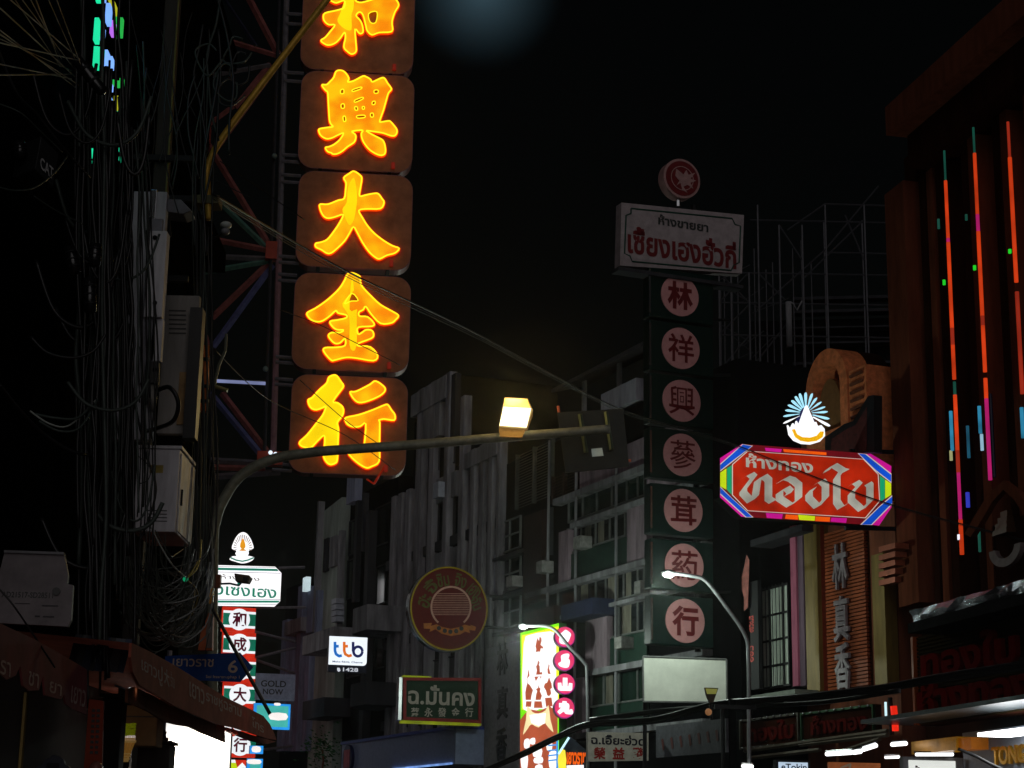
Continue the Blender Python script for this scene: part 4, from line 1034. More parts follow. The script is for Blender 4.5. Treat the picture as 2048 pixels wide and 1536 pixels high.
# blue-grey fascia with round logo
FS = FAR.off(1.4)
fs = thing('blue_grey_fascia', 'long blue-grey shop fascia with round dark logo under the pilasters', 'sign', FS)
u0, u1 = FS.uv(684, 1495)[0], FS.uv(912, 1455)[0]
v1, v0 = FS.uv(912, 1457)[1], FS.uv(912, 1505)[1]
MB().box(u0, u1, v0-.35, v1, -1.3, 0).build('fascia', mat('blue_grey_panel', (120, 130, 160), .5, var=.2), fs)
MB().box(u0, u1, v1, v1+.1, -1.3, .06).build('top_edge', mat('deep_blue_edge', (60, 70, 140), .5), fs)
MB().box(u0+.3*(u1-u0)+2.2, u1-.2, v0-.36, v0-.30, .01, .08).build('tube', glow('blue_white_strip', (120, 160, 230), .9, .4), fs)
uc = u0+1.0; vm = (v0-.35+v1)/2
MB().disc(uc, vm, .52, 0, .12, ry=.5).build('logo_disc', mat('navy', (20, 24, 60), .5), fs)
mb = MB()
for k in range(4): mb.box(uc-.3+.17*k, uc-.22+.17*k, vm-.32, vm+.32, .12, .15)
mb.build('logo_bars', mat('red_and_white', (170, 80, 90), .5), fs)
# bank sign
TT = Pl(696, 1312, 66, 14)
tt = thing('bank_light_box', 'white bank light box with lowercase letters ttb over a dark phone number strip', 'sign', TT)
u0, u1, v0, v1 = rect(TT, 659, 1272, 733, 1346)
MB().box(u0, u1, v0, v1, -.3, -.01).build('case', mat('navy_case', (8, 10, 44), .4), tt)
u0, u1, v0, v1 = rect(TT, 659, 1272, 733, 1332)
q = (u1-u0)*.1
MB().poly([(u0, v0)] + [(u1-q+q*math.sin(math.pi/2*k/6), v0+q-q*math.cos(math.pi/2*k/6)) for k in range(7)] + [(u1, v1), (u0, v1)], 0, 0).build('white_face', glow('bank_white', (236, 244, 252), 1.08, .06), tt)
def tq(x, y): return TT.uv(540+x*280/2048, 1110+y*280/2048)
wd = .115
def strk(pts, m, nm='letter'):
    pp = [tq(*p) for p in pts]; MB().brush([p+(.098,) for p in pp], .01).build(nm, m, tt)
tb, to, tn = glow('bank_blue', (20, 110, 200), .9, .05), glow('bank_orange', (225, 110, 20), .95, .05), mat('bank_navy', (20, 30, 84), .4, emit=(18, 28, 80), es=.8)
strk([(950, 1270), (950, 1400), (965, 1450), (1010, 1480), (1050, 1470)], tb); strk([(950, 1335), (1005, 1335)], tb)
strk([(1085, 1270), (1085, 1400), (1100, 1450), (1150, 1480), (1195, 1465)], to); strk([(1085, 1335), (1140, 1335)], to)
strk([(1215, 1272), (1215, 1410)], tn); strk([(1285+65*math.cos(t), 1412+70*math.sin(t)) for t in [2*math.pi*k/20 for k in range(21)]], tn)
sign_text('Make REAL Change', TT, (665, 1321, 725, 1328), tn, tt, .01, .02)
sign_text('1428', TT, (686, 1335, 716, 1344), glow('phone_white', (200, 205, 215), .9), tt, .01, .02, name='number')
strk([(677.5*0+1003, 1650), (1000, 1680), (1020, 1700)], MATS['phone_white'], 'phone_mark')
# white shop sign far up the street with its crest and character column
HS = Pl(500, 1180, 76, 22)
hs = thing('white_shop_light_box', 'brilliant white light box with green Thai letters and green stripes far along the street', 'sign', HS)
sH = 200/1229
def hp(p): return HS.uv(420+p[0]*sH, 1050+p[1]*sH)
HO = [(-15,490),(800,512),(878,590),(862,935),(790,1005),(-15,990)]
MB().poly([hp(p) for p in HO], -.4, -.01).build('case', mat('deep_blue_case', (10, 20, 70), .4), hs)
MB().poly([hp(p) for p in HO], 0, 0).build('face', MATS['white_glow'], hs)
gr_ = glow('stripe_green', (10, 128, 104), .85, .1)
mb = MB()
for p in ([(-15,522),(822,540),(845,568),(-15,552)], [(-15,928),(860,930),(835,955),(-15,955)]): mb.poly([hp(q) for q in p], .012, .012)
mb.build('green_stripe', gr_, hs)
mb = MB()
for p in ([(-15,572),(868,590),(868,596),(-15,578)], [(-15,505),(805,522),(805,527),(-15,510)], [(-15,912),(860,914),(860,920),(-15,918)], [(-15,968),(815,972),(815,978),(-15,974)]): mb.poly([hp(q) for q in p], .012, .012)
mb.build('fine_line', mat('purple_line', (60, 30, 90), .5, emit=(50, 24, 80), es=.7), hs)
(ua, va), (ub, vb) = hp((70, 690)), hp((812, 905))
add_text(MB(), 'วเซ่งเฮง', ua, vb, ub, va, .016, .015).build('large_lettering', gr_, hs)
(ua, va), (ub, vb) = hp((130, 600)), hp((605, 690))
add_text(MB(), 'ห้างทอง', ua, vb, ub, va, .016, .0).build('small_lettering', mat('brown_ink', (110, 90, 70), .5), hs)
for (x0, y0, x1, y1) in ((858, 520, 1180, 510), (560, 1010, 1190, 1005)):
    a, b = hp((x0, y0)), hp((x1, y1)); MB().tube([a+(-.2,), b+(-.2,)], .06, 6).build('bracket', steel_grey, hs)
hc = thing('flame_crest_sign', 'small white dome crest with golden flame and dark rays above the white light box', 'sign', HS)
dome = smooth_loop([(268,290),(285,220),(320,150),(360,105),(400,92),(445,110),(490,170),(515,230),(528,290),(470,318),(470,360),(455,380),(535,400),(510,440),(450,465),(385,472),(310,450),(240,425),(270,388),(325,385),(310,350),(325,318)], 2)
MB().poly([hp(p) for p in dome], 0, .1).build('dome', MATS['white_glow'], hc)
mb = MB()
for k in range(17):
    t = R(-12+12.75*k); c0 = (395, 285)
    a = (c0[0]+75*math.cos(t), c0[1]-85*math.sin(t)); b = (c0[0]+112*math.cos(t), c0[1]-165*math.sin(t)*(.98))
    mb.brush([hp(a)+(.018,), hp(b)+(.04,)], .105)
mb.build('rays', mat('ray_brown', (100, 80, 70), .5, emit=(90, 70, 60), es=.6), hc)
MB().poly([hp(p) for p in smooth_loop([(395,165),(412,200),(425,240),(425,280),(408,300),(440,320),(350,320),(380,298),(362,275),(365,230),(380,195)], 2)], .11, .12).build('flame', glow('flame_gold', (226, 150, 20), 1.0, .15), hc)
MB().brush([hp(p)+(.06,) for p in ((245,405),(310,435),(390,450),(460,435),(530,405))], .11).build('ribbon', gr_, hc)
VT = Pl(475, 1380, 75.8, 22)
vt = thing('striped_character_column', 'lit column of red, white and green striped panels with dark red characters under the white light box', 'sign', VT)
wcol = glow('column_white', (232, 236, 240), 1.1, .05); rcol = glow('column_red', (196, 40, 20), .9, .3); gcol = glow('column_green', (14, 110, 84), .8, .25); dch = mat('wine_character', (84, 6, 34), .5, emit=(70, 4, 26), es=.8)
for k, ch in enumerate('和成興大金行'):
    yc = 1239+k*50.2; xc = 478-k*.35+(.8 if k > 2 else 0)*3
    u0, u1 = VT.uv(446+(k*.5), yc)[0], VT.uv(511+(k*.1), yc)[0]
    v1, v0 = VT.uv(478, yc-24.6)[1], VT.uv(478, yc+24.6)[1]; dv = v1-v0
    p = MB().box(u0, u1, v0, v1, -.3, -.01).build('column_panel', rcol, vt)
    MB().box(u0, u1, v0+.16*dv, v1-.16*dv, -.01, .0).build('white_band', wcol, p)
    MB().box(u0, u1, v0+.26*dv, v1-.26*dv, 0, .01).build('green_band', gcol, p)
    uc, vc_ = (u0+u1)/2, (v0+v1)/2
    MB().disc(uc, vc_, dv*.44, .01, .02).build('disc', wcol, p)
    add_text(MB(), ch, uc-dv*.29, vc_-dv*.29, uc+dv*.29, vc_+dv*.3, .03, .03).build('character', dch, p)
# picture panel below the column
u0, u1, v0, v1 = rect(VT, 453, 1519, 511, 1560)
pp_ = MB().box(u0, u1, v0, v1, -.3, 0).build('picture_panel', wcol, vt)
MB().box(u0+.1, u0+.45, v1-.35, v1-.12, 0, .01).build('yellow_patch', yel, pp_)
for x in (.1, .95): MB().box(u0+x, u0+x+.35, v1-.75, v1-.45, 0, .01).build('purple_patch', glow('purple_patch', (140, 20, 150), .9), pp_)
MB().poly([(u0+.35, v1), (u0+.95, v1), (u0+.85, v1-.3), (u0+.65, v1-.1), (u0+.45, v1-.3)], .012, .012).build('red_crown', rcol, pp_)
for (x0, y0, x1, y1) in ((511, 1262, 606, 1278), (512, 1315, 606, 1290), (512, 1318, 605, 1342), (520, 1500, 600, 1490)):
    a, b = VT.uv(x0, y0), VT.uv(x1, y1); MB().tube([a+(-.2,), b+(-1.2,)], .06, 6).build('bracket', steel_grey, vt)
# GOLD NOW board, cyan screens
GN = Pl(552, 1374, 74, 16)
gn = thing('gold_now_board', 'dark unlit board reading GOLD NOW above the cyan screen', 'sign', GN)
u0, u1, v0, v1 = rect(GN, 513, 1346, 589, 1402)
MB().box(u0, u1, v0, v1, -.2, 0).build('board', mat('slate_blue_board', (150, 156, 180), .6), gn)
sign_text('GOLD', GN, (522, 1360, 572, 1375), black, gn, .01, .02, .03); sign_text('NOW', GN, (526, 1377, 566, 1390), black, gn, .01, .02, .03)
def screen(label, x0, y0, x1, y1, Y, patches):
    fr = Pl((x0+x1)/2, (y0+y1)/2, Y, 16); t = thing('cyan_screen', label, 'screen', fr)
    u0, u1, v0, v1 = rect(fr, x0, y0, x1, y1)
    MB().box(u0, u1, v0, v1, -.2, -.01).build('case', MATS['navy_case'], t)
    MB().box(u0, u1, v0, v1, 0, 0.002).build('blue_edge', glow('screen_blue', (40, 150, 235), 1.0, .2), t)
    MB().box(u0+.12, u1-.08, v0+.1, v1-.08, .004, .006).build('face', glow('screen_teal', (70, 180, 170), .95, .15), t)
    for p in patches:
        a, b, c_, d = rect(fr, *p); MB().poly(smooth_loop([(a, c_), (b, c_), (b, d), (a, d)], 2), .01, .01).build('white_patch', glow('screen_white', (244, 236, 232), 1.1), t)
    return t
screen('large cyan shop screen with a white bar under the dark board', 508, 1406, 579, 1460, 74.4, ((541, 1426, 572, 1440), (549, 1406, 560, 1411)))
screen('small rounded cyan screen beside the last panel of the striped column', 500, 1491, 526, 1508, 73, ((505, 1493, 520, 1504),))
screen('small cyan screen at the foot of the striped column', 494, 1517, 524, 1560, 73, ((496, 1519, 520, 1528),))

# ---------------------------------------------------------------- big neon sign with five panels
BS = Pl(705, 560, 30, 6)
bsg = thing('neon_character_sign', 'tall hanging sign of five rounded panels with glowing orange characters', 'sign', BS)
pan = mat('orange_brown_panel', (176, 112, 76), .6, var=.4, scale=3, bump=.15); pan_e = mat('panel_edge', (150, 96, 92), .5, .1, var=.3)  # panel colour holds part of the warm neon glow
amber = ember('amber_face', (250, 138, 2), (255, 196, 8), 1.0); amber_h = glow('amber_hot', (255, 214, 6), 1.05, .15)
rimy = glow('neon_yellow', (255, 228, 30), 1.35, .05); rimr = glow('red_halo', (240, 60, 4), 1.15, .1)
A4 = 270/1885; A1 = 270/2048
CH = [
 ((604,-62,829,144), (580, 0, A1), [[(900,-250),(760,-160),(600,-60),(585,0),(620,40),(700,75),(800,40),(830,60),(810,150),(700,190),(530,230),(505,300),(530,360),(590,405),(680,410),(600,520),(530,600),(470,640),(500,680),(580,715),(680,685),(760,610),(825,520),(840,600),(815,740),(870,810),(935,850),(1000,810),(1000,700),(985,470),(1050,540),(1105,520),(1095,420),(1060,340),(1000,270),(1050,215),(1105,260),(1150,430),(1170,500),(1240,560),(1350,525),(1540,510),(1545,400),(1550,330),(1590,210),(1645,110),(1600,20),(1540,-30),(1400,-20),(1200,40),(1080,70),(1000,50),(985,-20),(1000,-150)], [(1190,240),(1315,210),(1300,370),(1215,370)]]),
 ((599,146,827,341), (580,130,A4), [[(690,100),(640,120),(610,200),(560,255),(510,300),(450,300),(455,330),(500,385),(525,410),(535,560),(550,790),(575,855),(600,885),(540,895),(470,905),(405,920),(405,960),(425,1000),(465,1035),(520,1055),(590,1040),(660,1005),(745,975),(700,1060),(620,1130),(545,1165),(495,1175),(510,1215),(540,1240),(575,1250),(600,1268),(660,1262),(730,1225),(800,1165),(890,1105),(915,1050),(915,1010),(895,980),(860,955),(940,940),(1015,940),(995,980),(1000,1040),(1030,1110),(1090,1190),(1160,1245),(1250,1285),(1310,1275),(1330,1230),(1320,1140),(1290,1075),(1220,1035),(1150,1000),(1090,965),(1065,940),(1180,955),(1300,975),(1400,1010),(1460,1010),(1490,965),(1485,920),(1450,870),(1400,815),(1370,805),(1275,820),(1250,805),(1300,660),(1340,520),(1370,420),(1410,370),(1405,340),(1360,280),(1320,215),(1280,205),(1200,240),(1145,262),(1120,225),(1060,190),(1020,180),(950,215),(880,250),(805,262),(820,220),(800,170),(750,115)],
   [(705,380),(745,365),(750,420),(708,425)],[(872,372),(985,335),(995,358),(880,398)],[(903,518),(1005,478),(1018,500),(910,548)],[(903,612),(935,612),(942,655),(908,655)],[(1008,610),(1035,608),(1035,642),(1010,642)],[(934,735),(1035,727),(1040,760),(940,768)],[(713,578),(752,570),(757,625),(717,628)],[(738,752),(768,742),(778,805),(748,812)],[(1175,380),(1225,378),(1225,418),(1175,420)],[(1148,540),(1185,533),(1182,575),(1145,578)],[(1122,705),(1158,700),(1160,750),(1125,750)]]),
 ((594,346,824,537), (570,330,A4), [[(960,110),(900,140),(820,200),(850,270),(845,370),(825,490),(740,515),(600,570),(490,570),(485,620),(510,690),(550,745),(610,765),(700,745),(810,715),(760,830),(680,950),(590,1060),(500,1100),(430,1115),(430,1165),(510,1205),(580,1250),(640,1250),(720,1190),(830,1080),(900,970),(955,885),(1010,970),(1080,1100),(1170,1230),(1260,1310),(1320,1330),(1420,1280),(1530,1250),(1590,1185),(1500,1150),(1380,1080),(1250,980),(1150,870),(1080,760),(1030,655),(1150,635),(1330,630),(1380,545),(1350,490),(1300,425),(1240,420),(1130,440),(1040,455),(1050,350),(1070,210),(1040,160)]]),
 ((586,549,820,742), (570,535,A4), [[(930,95),(870,115),(830,200),(760,310),(650,420),(540,510),(420,590),(310,650),(320,700),(370,750),(450,775),(530,760),(630,690),(710,620),(740,655),(850,680),(855,720),(740,750),(630,770),(650,830),(720,885),(820,890),(770,925),(650,930),(605,970),(640,1030),(700,1080),(770,1070),(835,1010),(835,1110),(700,1135),(560,1140),(540,1190),(640,1310),(700,1310),(850,1275),(1000,1285),(1230,1320),(1290,1250),(1190,1130),(1030,1115),(1020,1080),(1200,1010),(1235,960),(1210,900),(1130,890),(1070,930),(1020,950),(1020,855),(1210,840),(1240,800),(1150,710),(1040,700),(1030,645),(1090,610),(1125,565),(1200,670),(1330,800),(1480,795),(1540,750),(1580,690),(1480,625),(1330,540),(1200,420),(1070,280),(1050,190),(1035,140)],[(930,380),(830,525),(920,490),(1020,480)]]),
 ((580,752,814,949), (560,740,A4), [[(740,90),(680,120),(650,200),(550,290),(450,400),(395,430),(400,490),(440,550),(510,570),(600,540),(640,525),(600,640),(500,770),(380,920),(275,1020),(290,1070),(350,1095),(430,1100),(520,1010),(610,930),(625,1000),(615,1110),(605,1210),(640,1290),(700,1335),(780,1310),(800,1250),(805,1100),(815,850),(800,750),(860,670),(885,600),(870,530),(800,475),(740,455),(850,300),(885,240),(850,180),(790,100)]]),
]
CH5b = [[(1330,170),(1250,220),(1060,315),(980,320),(1000,380),(1060,450),(1130,470),(1250,440),(1400,370),(1465,300),(1440,240)],
        [(1470,500),(1300,570),(1100,640),(920,680),(915,730),(950,780),(1030,810),(1120,800),(1195,765),(1175,1060),(1165,1160),(970,1175),(980,1215),(1080,1310),(1200,1380),(1280,1360),(1380,1290),(1385,1060),(1390,750),(1370,720),(1450,700),(1590,715),(1600,640),(1550,570),(1510,510)]]
def rrect(u0, u1, v0, v1, r, n=7):
    L_ = []
    for (cx, cy, a0) in ((u1-r, v1-r, 0), (u0+r, v1-r, 90), (u0+r, v0+r, 180), (u1-r, v0+r, 270)):
        for k in range(n+1): a = R(a0+90*k/n); L_.append((cx+r*math.cos(a), cy+r*math.sin(a)))
    return L_
def loops_local(loops, o):
    ox, oy, s = o
    return [smooth_loop(pxpoly(BS, l, s, ox, oy), 3) for l in loops]
for i, (rc, o, loops) in enumerate(CH):
    xm, ym = (rc[0]+rc[2])/2, (rc[1]+rc[3])/2
    u0, u1 = BS.uv(rc[0], ym)[0], BS.uv(rc[2], ym)[0]
    v1, v0 = BS.uv(xm, rc[1])[1], BS.uv(xm, rc[3])[1]
    lp = rrect(u0, u1, v0, v1, .27)
    p = MB().poly(lp, -.3, 0).build('sign_panel', pan_e, bsg)
    MB().poly(rrect(u0+.012, u1-.012, v0+.012, v1-.012, .26), .003, .003).build('panel_face', pan, p)
    MB().box(u1-.36, u1-.30, v0+.06, v0+.17, .005, .05).build('lamp_clip', mat('red_clip', (150, 40, 20), .4, emit=(150, 30, 10), es=.35), p)
    for uu in (u0+.36, u1-.42): MB().box(uu, uu+.06, v0-.012, v0+.0, -.31, .012).build('strap', darkmetal, p)
    groups = [loops] if i != 4 else [loops, [CH5b[0]], [CH5b[1]]]
    for gi, gl in enumerate(groups):
        ll = loops_local(gl, o)
        fm = amber_h if (i == 4 and gi == 0) else amber
        c = MB().poly(ll, .075, .075).build('character', fm, p)
        mb = MB(); mr_ = MB()
        for li, l in enumerate(ll):
            q = [x+(.085,) for x in l]; q.append(q[0])
            mb.tube(q, .0145 if li == 0 else .010, 5, cap=False)
            q = [x+(.045,) for x in l]; q.append(q[0])
            if li == 0: mr_.tube(q, .030, 6, cap=False)
        mb.build('neon_outline', rimy, c); mr_.build('red_halo_tube', rimr, c)  # red tube added behind the outline as its halo
# hot yellow centres where the tubes sit closest behind the face
for (pts, o) in (([(880,330),(960,200),(1000,400),(1000,560),(960,780),(900,860),(840,760),(800,640),(860,540)], (570,330,A4)), ([(930,180),(960,320),(940,360),(800,520),(860,640),(900,760),(900,1100),(960,1180),(1000,1080),(1000,860),(1000,660),(1000,600),(900,600)], (570,535,A4)),
                 ([(850,0),(960,0),(960,160),(930,260),(930,480),(820,460),(720,350),(760,230)], (580,0,A1))):
    MB().poly(smooth_loop(pxpoly(BS, pts, o[2], o[0], o[1]), 3), .0765, .0765).build('hot_spot', amber_h, bsg)
# mast and brackets
def bseg(x0, y0, x1, y1, r, m_, w0=-.2, w1=-.2, name='strut', parent=None, fr=BS, n=8):
    (a, b), (c_, d) = fr.uv(x0, y0, w0), fr.uv(x1, y1, w1)
    return MB().tube([(a, b, w0), (c_, d, w1)], r, n).build(name, m_, parent)
for (y, xr) in ((30, 620), (50, 620), (147, 608), (164, 608), (312, 606), (325, 606), (352, 602), (366, 602), (515, 598), (527, 598), (551, 594), (563, 594), (716, 590), (727, 590), (760, 586), (771, 586), (930, 584), (942, 584)):
    xm = 573 - y*.03
    bseg(xm, y-3, xr, y, .03, steel_grey, -.15, -.15, 'bracket', bsg, n=6)
tr = thing('sign_truss', 'red and teal painted steel truss and mast holding the orange character sign', 'truss', BS)
bseg(574, -40, 559, 470, .055, steel_grey, name='mast', parent=tr); bseg(559, 470, 546, 912, .055, mat('mauve_steel', (160, 120, 126), .5, .2, var=.35), name='mast', parent=tr)
bseg(560, -40, 528, 932, .03, mat('dim_steel', (60, 60, 64), .5, .3), name='rear_mast', parent=tr)
MEM = [(408,275,543,498,.055,steel_red),(430,395,535,497,.05,steel_teal),(392,472,535,500,.055,steel_red),(385,511,540,518,.05,steel_grey),(385,548,540,522,.05,steel_teal),(542,522,424,636,.055,steel_red),(545,530,426,694,.055,steel_blue),
       (420,786,532,922,.055,steel_blue),(444,786,538,908,.055,steel_red),(420,920,520,926,.05,steel_grey),(420,934,530,938,.05,steel_red),(422,954,560,944,.055,steel_grey),
       (418,318,604,62,.05,steel_red),(400,262,470,210,.045,steel_red),(380,58,556,112,.05,steel_red),(484,-30,556,108,.06,steel_red),(372,160,540,130,.045,steel_grey),(430,-30,512,92,.035,mat('dim_blue_steel', (52, 56, 76), .5, .2)),
       (540,128,470,215,.05,steel_red),(385,-20,372,560,.05,steel_red),(372,560,420,700,.045,steel_red)]
for (x0, y0, x1, y1, r, m_) in MEM: bseg(x0, y0, x1, y1, r, m_, -.35, -.3, 'strut', tr, n=4)
for (x, y, a, b) in ((543, 503, 12, 19), (408, 270, 14, 18), (540, 918, 26, 14)):
    u, v = BS.uv(x, y, -.2); sx = a*30/F; sy = b*30/F
    MB().box(u-sx, u+sx, v-sy, v+sy, -.3, -.1).build('gusset_plate', mat('red_gusset', (168, 66, 48), .5, .1, var=.3), tr)
for x, y in ((549, 312), (531, 738)):
    u, v = BS.uv(x, y, -.1); MB().ball(u, v, -.1, .05).build('lamp_bulb', mat('glass_bulb', (120, 140, 135), .2), tr)
ft = thing('bright_truss_pipe', 'bright chrome pipe across the lower truss, its reflection put in as glow', 'lamp', BS)
bseg(434, 762, 531, 767, .028, glow('pipe_reflection', (120, 128, 168), .9, .6), -.1, -.1, 'tube', ft)  # reflection on the chrome pipe put in as glow
bseg(434, 759, 531, 764, .02, chrome, -.13, -.13, 'housing', ft)
for (x, y) in ((541, 905), (551, 908)):
    u, v = BS.uv(x, y, 0); MB().ball(u, v, 0, .035).build('indicator_lamp', glow('cold_point', (225, 240, 255), 1.3), tr)
# drip bracket under the last panel
bseg(733, 958, 748, 968, .015, MATS['red_clip'], 0, 0, 'wire_hook', bsg); bseg(748, 968, 771, 930, .02, MATS['red_clip'], 0, 0, 'wire_hook', bsg)

# ---------------------------------------------------------------- street lamp with long arm, sodium head and hanging sign panel
LA = Pl(1030, 836, 23, 0)
la = thing('sodium_street_lamp', 'street lamp with a long curved grey arm and a burning yellow-white head', 'street lamp', LA)
armm = mat('grey_green_paint', (136, 138, 122), .5, .15, var=.4, scale=10)
path = [(424,1400),(426,1100),(432,1040),(447,1000),(480,953),(540,920),(620,905),(720,897),(860,887),(1000,875),(1120,866),(1220,858)]
q = [LA.uv(*p)+(0,) for p in path]; q = [(q[0][0], GROUND(LA)+.1, 0)] + q
q = [q[0]] + smooth_loop(q[1:], 5, closed=False)
MB().tube(q, [.075]*2 + [.07 - .012*i/len(q) for i in range(len(q)-2)], 10).build('arm', armm, la, smooth=True)
g_face = glow('sodium_face', (255, 240, 190), 3.2, .05)
def lpoly(pts, w0, w1, name, m_, parent=None, fr=LA): return MB().poly(pxpoly(fr, pts), w0, w1).build(name, m_, parent or la)
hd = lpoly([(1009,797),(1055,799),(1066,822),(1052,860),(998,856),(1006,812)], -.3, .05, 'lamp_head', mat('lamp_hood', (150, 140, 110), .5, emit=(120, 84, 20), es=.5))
lpoly([(1007,816),(1062,819),(1053,857),(999,853)], .055, .075, 'glass', g_face, hd)
lpoly([(1010,799),(1054,801),(1061,817),(1008,813)], .055, .065, 'visor', mat('visor_glass', (220, 190, 120), .3, emit=(224, 176, 84), es=.9), hd)
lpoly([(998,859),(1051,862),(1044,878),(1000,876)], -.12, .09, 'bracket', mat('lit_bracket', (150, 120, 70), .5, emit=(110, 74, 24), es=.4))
ld = bpy.data.lights.new('sodium_light', 'AREA'); ld.energy = 14; ld.size = .35; ld.color = (1, .72, .28)
lo = bpy.data.objects.new('sodium_light', ld); C.objects.link(lo); lo.location = LA.w(0, 0, .14)
lo.rotation_euler = Vector((0, .95, .25)).to_track_quat('Z', 'Y').to_euler()
ld2 = bpy.data.lights.new('sodium_spill', 'POINT'); ld2.energy = 7; ld2.shadow_soft_size = .12; ld2.color = (1, .66, .22)
lo2 = bpy.data.objects.new('sodium_spill', ld2); C.objects.link(lo2); lo2.location = LA.w(-.02, .25, .16)
sp = thing('road_sign_panel', 'dark square road sign seen from behind on the end of the lamp arm', 'road sign', LA)
SPN = LA.off(-.35)
lpoly([(1116,812),(1250,804),(1262,921),(1133,934)], -.4, -.36, 'board', mat('sign_back', (44, 46, 42), .5, .3, var=.3), sp)
mb = MB()
loop = [LA.uv(*p, -.38)+(-.38,) for p in ((1116,812),(1133,934),(1262,921))]
mb.tube(loop, .02, 5).build('rim', mat('sign_rim_lamplit', (226, 120, 90), .5), sp)  # lamp's orange light on the edge put into the rim colour
for (x0, y0, x1, y1) in ((1160,828,1172,905),(1212,824,1223,900)):
    (a, b), (c_, d) = LA.uv(x0, y0, -.3), LA.uv(x1, y1, -.3)
    MB().tube([(a, b, -.3), (c_, d, -.3)], .03, 4).build('rail', mat('galvanised', (112, 126, 106), .4, .5), sp)
lpoly([(1185,886),(1207,884),(1210,900),(1187,902)], -.355, -.35, 'sticker', mat('white_sticker', (205, 215, 205), .5, emit=(130, 140, 130), es=.25), sp)
# LED street lamps on the far kerb
def led_lamp(label, pts, Y, head, e):
    o_ = P(pts[-1][0], pts[-1][1], Y); t = thing('led_street_lamp', label, 'street lamp', o_, 'white street lamps along the far kerb')
    q = [P(x, y, Y)-o_ for x, y in pts]
    q = smooth_loop([tuple(p) for p in q], 5, closed=False)
    q.append((q[-1][0], q[-1][1], -o_.z+.1))
    MB().tube3(q, .045, 7).build('pole', mat('pale_galvanised', (130, 132, 134), .4, .5), t, smooth=True)
    h = P(head[0], head[1], Y)-o_; r = head[2]*Y/F
    mb = MB(); mb.ball(h.x, h.z+.03, -h.y, r*1.2, 12, 7, .35); mb.build('lamp_head', chrome, t, smooth=True)
    mb = MB(); mb.ball(h.x, h.z-.02, -h.y, r, 12, 7, .55); mb.build('glass', glow('led_glass', (246, 255, 250), 4.0, 0), t, smooth=True)
    d_ = bpy.data.lights.new('led_light', 'POINT'); d_.energy = e; d_.shadow_soft_size = .15; d_.color = (.84, 1, .88)
    l_ = bpy.data.objects.new('led_light', d_); C.objects.link(l_); l_.location = o_+h+Vector((-.1, -.25, -.35))
led_lamp('white street lamp glaring in front of the green vertical sign', [(1350,1147),(1385,1152),(1412,1162),(1450,1210),(1490,1270),(1497,1320),(1498,1480)], 41, (1337,1147,13), 120)
led_lamp('smaller white street lamp whose arm crosses the pink round sign lamps', [(1056,1252),(1090,1252),(1112,1262),(1140,1295),(1168,1325),(1174,1350),(1176,1500)], 49, (1047,1252,9), 200)
# hanging floodlight
hf = thing('hanging_floodlight', 'small square floodlight fixed on a cable bracket in front of the blank billboard', 'floodlight', Pl(1422, 1392, 37, 0))
HF = Pl(1422, 1392, 37, 0)
MB().poly(pxpoly(HF, [(1409,1375),(1437,1376),(1432,1390),(1427,1405),(1419,1405),(1413,1392)]), -.12, 0).build('body', mat('brown_case', (62, 52, 36), .5, .2), hf)
MB().poly(pxpoly(HF, [(1411,1377),(1435,1378),(1432,1388),(1414,1388)]), .003, .01).build('glass', mat('lamp_glass', (150, 150, 90), .2, emit=(130, 130, 50), es=.5), hf)
MB().tube([HF.uv(1422,1404)+(-.06,), HF.uv(1424,1440)+(-.06,)], .03, 6).build('bracket', darkmetal, hf)
q = HF.uv(1417, 1424); MB().ball(q[0], q[1], 0, .07).build('bulb', mat('warm_bulb', (200, 150, 110), .3, emit=(150, 100, 60), es=.5), hf)

# ---------------------------------------------------------------- left foreground: pole, cabinets, cables
PF = Pl(345, 700, 18, 2)
up = thing('utility_pole', 'grey concrete utility pole hung with cables beside the meter cabinets', 'pole', PF)
(a, b), (c_, d) = PF.uv(348, -60), PF.uv(340, 600)
MB().box(a-.075, a+.075, GROUND(PF)+.1, b, -.16, 0).build('shaft', mat('pole_concrete', (60, 58, 54), .85, var=.4, streak=True), up, bevel=.012)
MB().box(a+.062, a+.077, d, b, -.02, .006).build('lit_edge_strip', mat('olive_edge_light', (110, 112, 60), .5, var=.4, streak=True), up)  # strip added for the greenish light on the pole's right edge
for y in (320, 400, 560): (q1, q2) = PF.uv(345, y); MB().box(a-.3, a+.36, q2-.03, q2+.03, .01, .07).build('cross_arm', darkmetal, up)
al = thing('yellow_lamp_arm', 'yellowish steel lamp arm bending from the utility pole out of the picture', 'street lamp', Pl(415, 340, 18.3, 0))
AL = Pl(415, 340, 18.3, 0)
q = [AL.uv(*p)+(0,) for p in ((418,440),(416,400),(414,345),(422,315),(445,275),(500,200),(580,95),(650,5),(760,-135))]
MB().tube(smooth_loop(q, 5, closed=False), .036, 9).build('arm', mat('yellow_ochre_paint', (196, 152, 60), .4, .2, var=.4, scale=10), al, smooth=True)
MB().box(q[1][0]-.16, q[1][0]+.12, q[1][1]-.05, q[1][1]+.04, -.2, .05).build('clamp', mat('olive_clamp', (88, 82, 56), .5, .3), al)
MB().ball(q[-1][0]+.2, q[-1][1]+.2, 0, .2, sq=.4).build('lamp_head', chrome, al)
